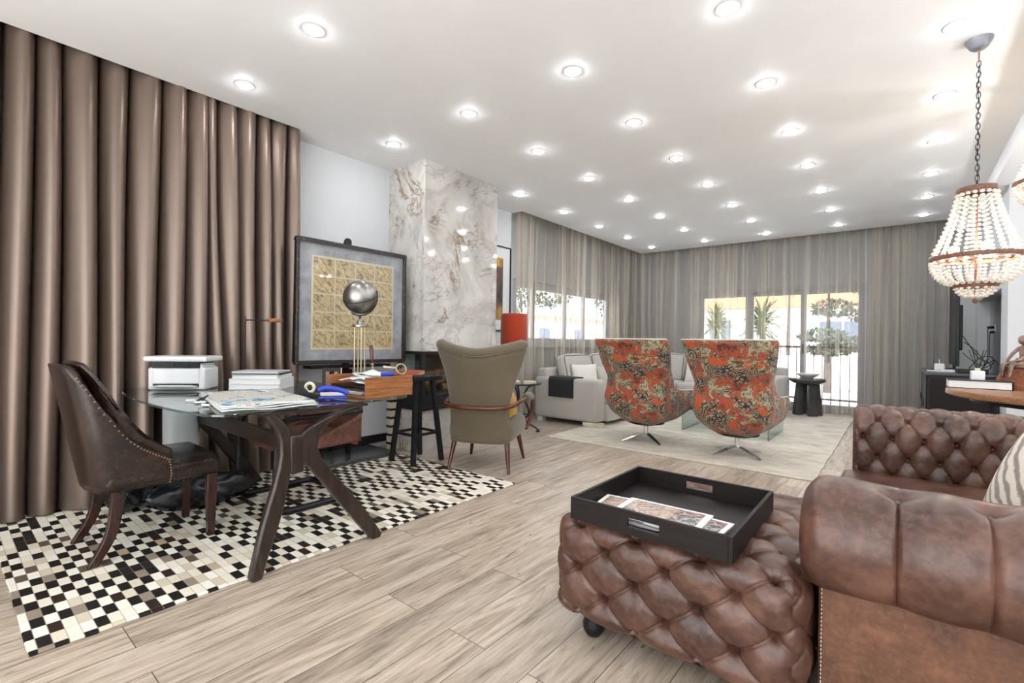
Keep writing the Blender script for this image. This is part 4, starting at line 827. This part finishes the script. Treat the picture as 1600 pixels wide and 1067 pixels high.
cushion('throw_cushion', 'cushw', (-2.75, 8.38, .60), (.36, .36, .13), (74, 0, -10), 'small white cushion in the corner of the grey sofa next to the charcoal one', group='cushions on the grey sofa')
# ================================================================== ROUND DARK SIDE TABLE + BOWL
s2 = thing('side_table', 'round charcoal side table on slab legs by the terrace door', 'table', (-1.13, 8.80, .0))
MB().lathe([(.001, .475), (.10, .48), (.19, .51), (.255, .55), (.262, .575), (.25, .59), (.001, .59)], n=40).build('tabletop', 'slate', s2, smooth='a')
for k in range(4):
    A = k*pi/2+.55; R = Matrix.Rotation(A, 3, 'Z'); MB().add([R @ Vector(p) for p in ((.09, -.05, .014), (.20, -.065, .014), (.20, .065, .014), (.09, .05, .014), (.08, -.045, .50), (.155, -.055, .50), (.155, .055, .50), (.08, .045, .50))], [(0, 3, 2, 1), (4, 5, 6, 7), (0, 1, 5, 4), (1, 2, 6, 5), (2, 3, 7, 6), (3, 0, 4, 7)]).build('leg', 'slate', s2, bevel=.006)
bo = tag(MB().lathe([(.001, 0), (.07, 0), (.075, .012), (.13, .04), (.175, .075), (.17, .077), (.12, .05), (.06, .02), (.001, .016)], n=40).build('bowl', 'shell', None, smooth=True), 'shallow pale ceramic bowl on the charcoal side table', 'bowl'); bo.location = (-1.13, 8.80, .591)
# ================================================================== CONSOLE, TV, CABLES
cn = thing('console', 'black media console in front of the sheer curtain', 'console', (.52, 7.95, 0))
MB().box((-.28, -.80, .04), (.28, .72, .80)).build('body', 'dark', cn, bevel=.004); MB().box((-.30, -.82, .80), (.29, .74, .83)).build('worktop', 'slate', cn, bevel=.004); MB().box((-.26, -.78, 0), (.26, .70, .04)).build('plinth', 'dark', cn)
for k in range(3): a = -.77+k*.50; o = MB().box((-.292, a, .07), (-.28, a+.48, .78)).build('door', 'dark', cn, bevel=.003); MB().box((-.30, a+.44, .4), (-.292, a+.45, .5)).build('handle', 'blackm', o)
MB().box((-.26, -.808, .08), (.26, -.80, .77)).build('side_panel', 'stainw', cn)
tv = thing('television', 'large black flat television seen edge on above the console', 'television', (.53, 8.22, .83))
MB().box((-.02, -.48, .06), (.015, .48, 1.14)).build('panel', 'black', tv, bevel=.005); MB().box((-.023, -.46, .08), (-.02, .46, 1.12)).build('screen', 'black', tv); MB().box((.015, -.35, .25), (.05, .35, .8)).build('rear_housing', 'black', tv, bevel=.01)
MB().box((-.10, -.18, 0), (.10, .18, .012)).box((-.012, -.05, .012), (.012, .05, .08)).build('stand', 'blackm', tv)
def boxthing(nm, loc, d, mat, label, cat, r=.006, rz=0):
    o = MB().rbox((0, 0, d[2]/2), d, r).build(nm, mat, None, smooth=True); o.location = loc; o.rotation_euler = (0, 0, rz); return tag(o, label, cat)
o = boxthing('media_player', (.62, 7.28, .831), (.24, .16, .045), 'black', 'flat black media box at the near end of the console', 'media box'); MB().box((-.1, -.082, .015), (.1, -.079, .03)).build('front_strip', 'blackm', o)
o = boxthing('media_player', (.42, 7.32, .831), (.12, .1, .03), 'lgrey', 'small grey box beside the flat black media box on the console', 'media box'); MB().sph((.02, 0, .034), .01, 8).build('button', 'black', o)
o = boxthing('router', (.36, 7.55, .831), (.09, .07, .09), 'white', 'small white router at the left end of the console', 'router'); MB().tube([(0, .02, .08), (0, .02, .14)], .004, 6).build('antenna', 'white', o)
o = boxthing('remote_control', (.30, 7.30, .831), (.05, .15, .018), 'lgrey', 'silvery remote control at the front left corner of the console', 'remote control', rz=.6)
sk = thing('wall_socket', 'white wall socket with black plugs in the grey niche', 'socket', (.938, 8.60, 1.37)); MB().box((-.012, -.045, -.045), (0, .045, .045)).build('plate', 'white', sk, bevel=.002)
MB().tube([(-.01, .01, .01), (-.07, .03, .005)], .018, 10).build('plug', 'black', sk, smooth='a'); MB().tube([(-.01, -.015, -.05), (-.055, -.015, -.06)], .016, 10).build('plug', 'black', sk, smooth='a')
cabs = [[(.87, 8.62, 1.375), (.865, 8.55, 1.2), (.85, 8.4, 1.0), (.79, 8.1, .90), (.74, 7.9, .845)], [(.885, 8.585, 1.31), (.88, 8.56, 1.15), (.86, 8.4, .98), (.79, 8.2, .87), (.7, 8.0, .845)],
 [(.56, 7.6, 1.25), (.62, 7.5, 1.12), (.68, 7.42, 1.0), (.76, 7.4, .95), (.78, 7.5, .88), (.70, 7.45, .845)], [(.56, 7.5, 1.18), (.64, 7.45, 1.10), (.72, 7.38, .96), (.70, 7.35, .88), (.66, 7.3, .88)],
 [(.57, 7.7, 1.05), (.62, 7.5, .98), (.70, 7.4, .92), (.80, 7.35, .98), (.82, 7.25, .93), (.85, 7.12, .86), (.86, 7.08, .6)], [(.60, 7.4, .88), (.68, 7.35, 1.0), (.76, 7.3, 1.02), (.80, 7.45, .95), (.72, 7.5, .88)]]
nms = ['black cable hanging from the upper plug of the niche socket to the console', 'black cable hanging from the lower plug of the niche socket to the console', 'topmost black cable looping off the back of the television', 'second black cable dropping from the television to the media box', 'black cable looping off the television and down the end of the console', 'short black cable arching above the media box on the console']
for P, l in zip(cabs, nms): tag(MB().tube(sm(P, 6), .0045, 6).build('cable', 'black', None, smooth=True), l, 'cable', 'cables behind the television')
# ================================================================== ROUND TABLE RIGHT
rt2 = thing('round_table', 'round brown wooden table on thin black legs behind the leather sofa', 'table', (1.05, 4.72, 0))
MB().lathe([(.001, .775), (.76, .775), (.79, .785), (.79, .812), (.785, .82), (.001, .82)], n=72).build('tabletop', 'tabw', rt2, smooth='a'); MB().lathe([(.60, .74), (.66, .74), (.66, .775), (.60, .775)], n=56, cap=False).build('apron_ring', 'blackm', rt2, smooth='a')
for k in range(4): A = k*pi/2+radians(24); MB().tube([(.62*cos(A), .62*sin(A), .76), (.62*cos(A), .62*sin(A), 0)], .018, 10).build('leg', 'blackm', rt2, smooth='a')
bk2 = thing('book', 'thick white coffee table book with a black cover on the round table', 'book', (.445, 4.88, .821)); MB().box((-.165, -.115, .004), (.16, .115, .054)).build('pages', 'paper', bk2); MB().box((-.17, -.12, 0), (.17, .12, .004)).box((-.17, -.12, .054), (.17, .12, .058)).box((.166, -.12, .004), (.17, .12, .054)).build('cover', 'black', bk2, bevel=.001)
df = thing('reed_diffuser', 'white square reed diffuser bottle with black sticks on the thick book', 'diffuser', (.44, 4.86, .880)); MB().rbox((0, 0, .034), (.075, .075, .068), .006).build('bottle', 'shellw' if 0 else 'white', df, smooth=True); MB().lathe([(.001, .068), (.016, .068), (.016, .088), (.001, .088)], n=16).build('neck', 'bone', df, smooth='a')
for k in range(5): A = k*1.25+.3; MB().tube([(.006*cos(A), .006*sin(A), .08), (.05*cos(A), .05*sin(A), .22)], .0022, 6).build('stick', 'black', df)
# seated figurine on a rock
fg = thing('figurine', 'bronze figurine of a girl seated on a rough terracotta rock, on the round table', 'figurine', (.695, 5.0, .821), radians(-52))
def rock(u, v):
    a = 2*pi*u; b = v; r = (.17-.045*b)*(1+.05*sin(3*a+1)+.04*sin(5*a+4*b)+.025*sin(11*a+9*b)); return (r*cos(a), r*.8*sin(a), .155*b)
MB().grid(rock, 40, 10, wrapu=True).add([(.125*cos(2*pi*k/24), .1*sin(2*pi*k/24), .155) for k in range(24)], [tuple(range(24))]).build('rock', 'terra', fg, smooth=True)
def blob(prof, c=(0, 0, 0), sx=1, sy=1, n=20):
    m = MB(); m.lathe(prof, n=n); m.v = [(x*sx+c[0], y*sy+c[1], z+c[2]) for x, y, z in m.v]; return m
def skin(o_name, verts, edges, rad, mat, parent, lvl=2):
    me = bpy.data.meshes.new(o_name); me.from_pydata(verts, edges, []); o = bpy.data.objects.new(o_name, me); S.collection.objects.link(o); o.parent = parent; me.materials.append(MT[mat])
    md = o.modifiers.new('skin', 'SKIN'); sv = me.skin_vertices[0].data
    for i, r in enumerate(rad): sv[i].radius = (r, r) if not isinstance(r, tuple) else r
    sv[0].use_root = True; md.use_smooth_shade = True; d = o.modifiers.new('s', 'SUBSURF'); d.levels = d.render_levels = lvl; return o
V_ = [(0, 0, .185), (0, 0, .24), (0, 0, .29), (0, 0, .315), (0, 0, .335), (-.035, 0, .30), (-.055, -.03, .255), (-.045, -.07, .215), (-.03, -.09, .20), (.035, 0, .30), (.055, -.03, .255), (.045, -.07, .215), (.035, -.095, .20), (-.03, -.05, .185), (-.03, -.12, .18), (-.028, -.125, .13), (-.028, -.13, .085), (.03, -.05, .185), (.03, -.12, .178), (.03, -.125, .13), (.028, -.135, .08)]
E_ = [(0, 1), (1, 2), (2, 3), (3, 4), (2, 5), (5, 6), (6, 7), (7, 8), (2, 9), (9, 10), (10, 11), (11, 12), (0, 13), (13, 14), (14, 15), (15, 16), (0, 17), (17, 18), (18, 19), (19, 20)]
skin('body', V_, E_, [.032, .024, .028, .013, .014, .014, .012, .010, .008, .014, .012, .010, .008, .022, .017, .013, .010, .022, .017, .013, .010], 'bronze', fg)
MB().grid(lambda u, v: ((.035+.075*v)*cos(2*pi*u)*(1+.06*sin(9*2*pi*u)*v)*1.15, (.03+.07*v)*sin(2*pi*u)*(1+.06*cos(8*2*pi*u)*v)-.015*v, .225-.065*v**.6), 48, 8, wrapu=True).build('skirt', 'bronze', fg, smooth=True, solid=.006)
MB().sph((0, -.008, .355), .032, 18, (.85, 1, 1.1)).sph((0, -.041, .35), .006, 8).sph((0, -.036, .337), .005, 8, (1.6, 1, .6)).build('head', 'bronze', fg, smooth=True)
def hairf(u, v):
    a = pi*u; w = .055+.025*sin(pi*v); return ((.078*abs(cos(a))**.8*(1 if cos(a) > 0 else -1))*(.4+.6*sin(pi*v)), .012+.02*cos(pi*v), .350+.052*sin(a)*(.3+.7*sin(pi*v))-.004)
MB().sph((0, .035, .362), .05, 20, (.78, 1.2, .66)).build('hair', 'gold', fg, smooth=True)
# ================================================================== TUFTED LEATHER
def tuft(p, q, a, b, A, ph=(0, 0)):
    s_, t_ = (p-ph[0])/a, (q-ph[1])/b; P, Q = (s_+t_)/2, (s_-t_)/2
    sp, sq = abs(sin(pi*P)), abs(sin(pi*Q)); dP, dQ = P-round(P), Q-round(Q); r = sqrt((dP+dQ)**2*a*a+(dP-dQ)**2*b*b)
    pil = .6*(sp*sq)**.5+.4*min(1, min(sp, sq)*7); near = 1-math.exp(-(r/(.34*min(a, b)))**1.2)
    return A*(.42*pil+.58*near)-.6*A*math.exp(-(r/(.13*a))**2)
def add_buttons(parent, pts, mat='brown', r=.0085):
    me = None
    for p, nrm in pts:
        if me is None: o = MB().sph((0, 0, 0), r, 8, (1, 1, .55)).build('button', mat, parent, smooth=True); me = o.data
        else: o = bpy.data.objects.new('button', me); S.collection.objects.link(o); o.parent = parent
        o.location = p; o.rotation_euler = Vector(nrm).to_track_quat('Z', 'Y').to_euler()
ot = thing('ottoman', 'square brown leather ottoman with deep diamond tufting under the black tray', 'ottoman', (-1.0, 1.52, 0))
OX, OY, Z0, Z1, RR = .785, .84, .085, .458, .065
def opos(P):
    h = (OX/2, OY/2, (Z1-Z0)/2); c = [max(-(h[i]-RR), min(h[i]-RR, P[i])) for i in range(3)]; n = Vector([P[i]-c[i] for i in range(3)]); n = n.normalized() if n.length > 1e-9 else Vector((0, 0, 1))
    return Vector(c)+n*RR, n
AA, BB, AM = .1075, .083, .040
def oh(P, n):
    dx, dy, dz = P[0]+OX/2, P[1]+OY/2, (Z1-Z0)/2-P[2]; w = [abs(x)**3 for x in n]; s = sum(w)
    hx, hy, hz = tuft(dy, dz, AA, BB, AM, (.09, 0)), tuft(dx, dz, AA, BB, AM, (.09, 0)), tuft(dx, dy, AA, BB*1.02, AM, (.09, 0))
    return (w[0]*hx+w[1]*hy+w[2]*hz)/s*(1-.8*max(0, -n.z))
m = MB(); nn = 150
for ax, sg in ((0, -1), (0, 1), (1, -1), (1, 1), (2, 1), (2, -1)):
    a1, a2 = [(1, 2), (0, 2), (0, 1)][ax]; h = (OX/2, OY/2, (Z1-Z0)/2); V = []; N1 = nn; N2 = 96 if ax < 2 else nn
    if ax == 2 and sg < 0: N1 = N2 = 6
    for i in range(N1+1):
        for j in range(N2+1):
            P = [0, 0, 0]; P[ax] = sg*h[ax]; P[a1] = -h[a1]+2*h[a1]*i/N1; P[a2] = -h[a2]+2*h[a2]*j/N2
            p, n = opos(P)
            if not (ax == 2 and sg < 0): p = p+n*(oh(P, n)-.010)
            V.append((p.x+OX/2, p.y+OY/2, p.z+(Z0+Z1)/2))
    L = N2+1; F = [(i*L+j, (i+1)*L+j, (i+1)*L+j+1, i*L+j+1) for i in range(N1) for j in range(N2)]; m.add(V, F)
m.build('upholstery', 'brown', ot, smooth=True)
bt = []
for ax, sg in ((1, -1), (0, -1), (2, 1)):
    R1, R2 = {1: (OX, Z1-Z0), 0: (OY, Z1-Z0), 2: (OX, OY)}[ax]
    for i in range(0, 9):
        for j in range(0, 11):
            if (i+j) % 2: continue
            u, v = .09+i*AA, j*BB*(1.02 if ax == 2 else 1)
            if u > R1-.03 or v > R2-.05 or (ax == 2 and j == 0): continue
            if ax == 1: P = [u-OX/2, -OY/2, (Z1-Z0)/2-v]
            elif ax == 0: P = [-OX/2, u-OY/2, (Z1-Z0)/2-v]
            else: P = [u-OX/2, v-OY/2, (Z1-Z0)/2]
            p, n = opos(P); p = p+n*(-.036); bt.append(((p.x+OX/2, p.y+OY/2, p.z+(Z0+Z1)/2), n))
add_buttons(ot, bt)
for x in (.10, .68):
    for y in (.10, .74): MB().lathe([(.001, 0), (.026, 0), (.040, .022), (.042, .045), (.03, .075), (.03, .10), (.001, .10)], (x, y, 0), 20).build('foot', 'black', ot, smooth=True)
# chesterfield
cs = thing('chesterfield_sofa', 'brown leather chesterfield sofa with rolled tufted arms at the right', 'sofa', (0, 0, 0))
def sweep(prof, ax0, ax1, place, nm, mat, n_len, disp=None, cap=True):
    # prof: list of (d, z) ; place(l, d, z) -> xyz ; disp(l, s) along normal
    L = [0]; 
    for a, b in zip(prof, prof[1:]): L.append(L[-1]+math.hypot(b[0]-a[0], b[1]-a[1]))
    ns = []
    for i in range(len(prof)):
        a = prof[max(0, i-1)]; b = prof[min(len(prof)-1, i+1)]; t = Vector((b[0]-a[0], b[1]-a[1])).normalized(); ns.append((-t.y, t.x))
    V = []; F = []; K = len(prof)
    for i in range(n_len+1):
        l = ax0+(ax1-ax0)*i/n_len
        for j, (d, z) in enumerate(prof):
            h = disp(l, L[j]) if disp else 0; V.append(place(l, d+ns[j][0]*h, z+ns[j][1]*h))
    for i in range(n_len):
        for j in range(K-1): F.append((i*K+j, (i+1)*K+j, (i+1)*K+j+1, i*K+j+1))
    m = MB().add(V, F)
    return m, L, ns
def arc(c, r, a0, a1, n): return [(c[0]+r*cos(radians(a0+(a1-a0)*i/n)), c[1]+r*sin(radians(a0+(a1-a0)*i/n))) for i in range(n+1)]
def dense(P, st):
    o = []
    for a, b in zip(P, P[1:]):
        k = max(1, int(math.hypot(b[0]-a[0], b[1]-a[1])/st)); o += [(a[0]+(b[0]-a[0])*i/k, a[1]+(b[1]-a[1])*i/k) for i in range(k)]
    return o+[P[-1]]
# near arm: smooth roll, outer face towards the viewer.  d = y, z
yc, zc, rr = 1.665, .575, .150
prof = dense([(1.62, .08), (1.62, .44)]+arc((yc, zc), rr, 250, -60, 44)+[(1.80, .40)], .012)
prof = dense([(1.62, .08), (1.62, .432)], .04)+arc((yc, zc), rr, 252, -50, 56)+[(1.80, .42), (1.80, .30)]
cre = [0.0, .175, .35, .525, .70]
def dnear(l, s):
    if s < .36: return 0
    k = min(1, (s-.36)/.05); d = min(abs(l-c) for c in cre); g_ = .012*(1-math.exp(-(d/.035)**2))-.010*math.exp(-(d/.004)**2)
    bx_ = min((math.hypot(l-c, s-.77) for c in cre)); g_ -= .030*math.exp(-(bx_/.035)**1.3)
    if s > .78: g_ = .012-.03*math.exp(-(bx_/.035)**1.3)
    e = max(0, 1-(l+.215)/.06); return k*(g_)-.05*e**2.5*k
M1 = MB()
m, L_, n_ = sweep(prof, -.215, .86, lambda l, d, z: (l, d, z), 'a', 'brown', 180, dnear)
K = len(prof); m.f.append(tuple(range(K))[::-1])
jr = next(i for i, q in enumerate(L_) if q > .352)
mA = MB(); mA.v = m.v; mA.f = [f for f in m.f if len(f) == 4 and min((k % K) for k in f) >= jr]
mA.f.append(tuple(k for k in range(jr, K))[::-1])
mA.build('arm_roll', 'brown', cs, smooth='a')
MB().box((-.175, 1.62, .08), (.86, 1.80, .47)).build('arm_panel', 'suede', cs, bevel=.012)
st_ = MB()
for k in range(30): st_.cbox((-.166, 1.6185, .10+k*.0115), (.0022, .002, .006))
st_.build('stitching', 'bone', cs)
add_buttons(cs, [((c, yc-.035, zc+rr-.022), (0, -.2, 1)) for c in cre])
# far arm and back: tufted inner faces
def dfar(l, s): return tuft(l, s, .0635, .098, .036, (-.155, .02))*min(1, s/.03+.2)
def pfar(c): return dense([(c, .40), (c+.005, .62)], .008)+arc((c+.125, .635), .120, 175, 20, 44)+arc((c+.125, .635), .120, 18, -60, 12)
yf = 3.27
pf_ = pfar(yf); m, L_, n_ = sweep(pf_, -.20, .86, lambda l, d, z: (l, d, z), 'b', 'brown', 190, lambda l, s: dfar(l, s)*(1-max(0, 1-(l+.20)/.03)**2*.8)); K = len(pf_); m.f.append(tuple(range(K)))
m.build('arm_roll', 'brown', cs, smooth='a'); MB().box((-.195, yf+.03, .08), (.86, yf+.20, .56)).build('arm_panel', 'brown', cs, bevel=.01)
bts = []
for i in range(0, 17):
    for j in range(0, 6):
        if (i+j) % 2: continue
        l, s = -.155+i*.0635, .02+j*.098; 
        k = min(range(len(L_)), key=lambda q: abs(L_[q]-s)); d, z = pf_[k]; n = n_[k]
        if l < .84 and L_[-1] > s: bts.append(((l, d-n[0]*.004, z-n[1]*.004), (0, n[0], n[1])))
add_buttons(cs, bts)
xb = .72; pb = pfar(xb); m, L2, n2 = sweep(pb, 1.78, 3.30, lambda l, d, z: (d, l, z), 'c', 'brown', 200, lambda l, s: tuft(l, s, .0635, .098, .030, (1.8, .02)))
m.build('back_roll', 'brown', cs, smooth='a'); MB().box((xb+.03, 1.65, .08), (xb+.22, 3.45, .56)).build('back_panel', 'brown', cs, bevel=.01)
bts = []
for i in range(0, 24):
    for j in range(0, 4):
        if (i+j) % 2: continue
        l, s = 1.8+i*.0635, .02+j*.098; k = min(range(len(L2)), key=lambda q: abs(L2[q]-s)); d, z = pb[k]; n = n2[k]; bts.append(((d-n[0]*.004, l, z-n[1]*.004), (n[0], 0, n[1])))
add_buttons(cs, bts)
MB().box((-.20, 1.82, .08), (.75, 3.27, .28)).build('seat_base', 'brown', cs, bevel=.015)
for (a, b) in ((1.815, 2.535), (2.545, 3.262)): MB().rbox((.24, (a+b)/2, .355), (.96, b-a, .16), .035, 4, .012).build('seat_cushion', 'brown', cs, smooth=True)
for (x, y) in ((-.12, 1.70), (-.12, 3.38), (.85, 1.70), (.85, 3.38)): MB().lathe([(.001, 0), (.028, 0), (.042, .025), (.03, .06), (.03, .085), (.001, .085)], (x, y, 0), 18).build('foot', 'black', cs, smooth=True)
cushion('throw_cushion', 'fur', (.42, 2.62, .60), (.46, .44, .17), (68, 0, -70), 'cream and brown striped faux fur cushion on the chesterfield sofa')
# ================================================================== TRAY + MAGAZINES
ty = thing('serving_tray', 'black stained wooden tray with cut out handles on the tufted ottoman', 'tray', (-.643, 1.755, .482))
TX, TY, TH, TT = .275, .285, .078, .013
MB().box((-TX+TT, -TY+TT, .0), (TX-TT, TY-TT, .008)).build('base', 'stainw', ty)
for sx in (-1, 1): MB().box((sx*TX-(TT if sx > 0 else 0), -TY, 0), (sx*TX+(TT if sx < 0 else 0), TY, TH)).build('side_panel', 'stainw', ty, bevel=.0015)
for sy in (-1, 1):
    a, b = sorted((sy*TY, sy*(TY-TT))); c = MB(); X0, X1 = -TX+TT, TX-TT; hw = .055
    c.box((X0, a, 0), (-hw, b, TH)).box((hw, a, 0), (X1, b, TH)).box((-hw, a, 0), (hw, b, .026)).box((-hw, a, .056), (hw, b, TH)); c.build('end_panel', 'stainw', ty)
for k, (x, y, rz, mt, lb) in enumerate(((-.10, -.13, .05, 'paper', 'magazine with a pale cover at the bottom of the tray pile'), (.02, -.135, -.03, 'lgrey', 'grey magazine in the middle of the tray pile'), (-.135, -.12, .12, 'mag', 'colour magazine showing at the left end of the black tray'), (.10, -.145, -.05, 'mag', 'magazine at the right end of the tray with a street photo on its cover'), (-.0, -.14, .03, 'mag', 'glossy magazine open at a warm interior photo on top of the tray pile'))):
    z = .490+.0001+.0065*k; t = thing('magazine', lb, 'magazine', (-.643+x, 1.755+y*.95, z+.0005), rz, 'magazines in the black tray')
    d = (.23 if k < 4 else .30, .20, .006); MB().cbox((0, 0, d[2]/2), d).build('pages', 'paper', t); MB().cbox((.0, 0, d[2]+.0003), (d[0]*.86, d[1]*.86, .0006)).build('cover_picture', mt, t)
# ================================================================== OUTSIDE
struct('terrace', MB().box((-16, 9.6, -.12), (14, 40, -.02)).box((-40, -6, -.2), (-4.95, 40, -.1)), 'pave', 'pale sunlit terrace paving')
rl = thing('balcony_railing', 'thin dark metal balcony railing outside the terrace door', 'railing', (-1.6, 10.9, 0))
MB().box((-3.2, -.02, 1.06), (3.2, .02, 1.10)).box((-3.2, -.015, .06), (3.2, .015, .09)).build('rail', 'blackm', rl)
for k in range(45): MB().box((-3.17+k*.144, -.007, -.02), (-3.156+k*.144, .007, 1.06)).build('baluster', 'blackm', rl)
def house(nm, label, x0, x1, y0, y1, h, rh, wins, ax='y'):
    t = thing(nm, label, 'house', ((x0+x1)/2, (y0+y1)/2, -.1)); w, d = (x1-x0)/2, (y1-y0)/2
    MB().box((-w, -d, 0), (w, d, h)).build('walls', 'stucco', t)
    if ax == 'y': MB().add([(-w-.4, -d-.5, h-.05), (w+.4, -d-.5, h-.05), (w+.4, 0, h+rh), (-w-.4, 0, h+rh), (w+.4, d+.5, h-.05), (-w-.4, d+.5, h-.05)], [(0, 1, 2, 3), (3, 2, 4, 5), (0, 3, 5), (1, 4, 2), (0, 5, 4, 1)]).build('roof', 'roof', t)
    else: MB().add([(-w-.1, -d-.4, h-.02), (w+.1, -d-.4, h-.02), (0, -d-.4, h+rh), (-w-.1, d+.4, h-.02), (w+.1, d+.4, h-.02), (0, d+.4, h+rh)], [(0, 3, 5, 2), (1, 2, 5, 4), (0, 2, 1), (3, 4, 5), (0, 1, 4, 3)]).build('roof', 'roof', t)
    for (a, b, c, e) in wins:
        if ax == 'y': o = MB().box((a, -d-.06, b), (a+c, -d+.02, b+e)).build('window', 'alu', t); MB().box((a+.08, -d-.075, b+.08), (a+c/2-.04, -d-.06, b+e-.08)).box((a+c/2+.04, -d-.075, b+.08), (a+c-.08, -d-.06, b+e-.08)).build('pane', 'pane', o)
        else: o = MB().box((w-.02, a, b), (w+.06, a+c, b+e)).build('window', 'alu', t); MB().box((w+.06, a+.08, b+.08), (w+.075, a+c-.08, b+e-.08)).build('pane', 'pane', o)
house('house', 'white house with an orange tiled roof seen through the terrace door', -10, 6.5, 24, 31, 2.9, 2.0, [(-5.5, .9, 1.1, 1.5), (-1.0, .9, 1.8, 1.4), (2.6, .9, 2, 1.4), (6, .9, 1.4, 1.4)])
house('house', 'white house with an orange roof seen through the left window', -30, -19, 10, 44, 2.75, 0.75, [(-9, 1.0, 1.4, 1.2), (-5, 1, 1.4, 1.2), (-1, 1, 1.4, 1.2), (3.5, 1, 1.4, 1.2), (8, 1, 1.4, 1.2)], 'x')
tag(MB().box((-13.3, 18, -.1), (10, 18.2, .75)).build('garden_wall', 'stucco', None), 'low white garden wall beyond the terrace railing', 'wall')
def yucca(loc, h, label, seed, n=110, L=.75):
    rn = random.Random(seed); t = thing('yucca', label, 'plant', loc); MB().tube([(0, 0, 0), (.05, 0, h*.5), (0, .05, h)], [.12, .09, .07], 8).build('trunk', 'bark', t, smooth=True)
    m = MB()
    for k in range(n):
        a = rn.uniform(0, 2*pi); e = rn.uniform(-.7, 1.3); d = Vector((cos(a)*cos(e), sin(a)*cos(e), sin(e))); s_ = Vector((-sin(a), cos(a), 0)); o = Vector((0, 0, h+rn.uniform(-.25, .25))); l = L*rn.uniform(.7, 1.1)
        p = [o, o+d*l*.5, o+d*l+Vector((0, 0, -.18*l))]; w = (.02, .03, .002); b = len(m.v)
        for q, ww in zip(p, w): m.v += [tuple(q-s_*ww), tuple(q+s_*ww)]
        m.f += [(b, b+1, b+3, b+2), (b+2, b+3, b+5, b+4)]
    m.build('leaves', 'leaf', t, solid=.004, merge=False)
yucca((-4.15, 14.4, -.1), 1.75, 'spiky green yucca outside the left pane of the terrace door', 1); yucca((-2.85, 13.9, -.1), 1.75, 'spiky green yucca outside the middle pane of the terrace door', 2, 140, .8)
def tree(loc, h, label, cl, seed, tr=.09, lean=0):
    rn = random.Random(seed); t = thing('tree', label, 'tree', loc); MB().tube(sm([(0, 0, 0), (lean*.3, 0, h*.35), (lean*.7, .1, h*.7), (lean, .1, h)]), [tr*(1-.045*i) for i in range(19)], 8).build('trunk', 'bark', t, smooth=True)
    m = MB()
    for (x, y, z, r, rz_) in cl:
        for k in range(int(900*r*r)+60):
            a = rn.uniform(0, 2*pi); c = rn.uniform(-1, 1); rad = rn.uniform(.35, 1)**.5; s_ = sqrt(1-c*c); p = Vector((x+r*rad*s_*cos(a), y+r*rad*s_*sin(a), z+rz_*rad*c)); q = rn.uniform(.04, .075); d1 = Vector((rn.uniform(-1, 1), rn.uniform(-1, 1), rn.uniform(-1, 1))).normalized(); d2 = d1.orthogonal()
            b = len(m.v); m.v += [tuple(p-d1*q), tuple(p+d2*q*.5), tuple(p+d1*q), tuple(p-d2*q*.5)]; m.f.append((b, b+1, b+2, b+3))
    m.build('foliage', 'leafd', t, merge=False)
tree((-1.35, 13.6, -.1), 2.6, 'dark tree with tiers of clipped foliage outside the right pane of the terrace door', [(-.1, 0, 1.45, .55, .18), (.6, .2, 1.25, .7, .2), (.1, 0, 2.1, .5, .22), (.9, 0, 1.9, .5, .2), (.2, .1, 2.75, .6, .25), (.0, .1, 1.1, .5, .16), (1.0, .2, .85, .45, .2)], 3)
tree((-9.5, 12.4, -.1), 4.2, 'tall airy tree outside the left window', [(0, 0, 3.6, 1.0, .8), (.6, .4, 2.8, .8, .5), (-.7, -.3, 2.6, .8, .6)], 5)
tree((-8.6, 16.8, -.1), 3.6, 'bushy dark tree farther along outside the left window', [(0, 0, 3.0, .9, .9), (.3, .4, 2.2, .8, .5)], 6)
tree((-3.2, 20.0, -.1), 4.0, 'leafy tree beyond the garden wall above the yuccas', [(0, 0, 3.9, 1.0, .6), (2.2, 0, 3.6, 1.2, .6)], 8)
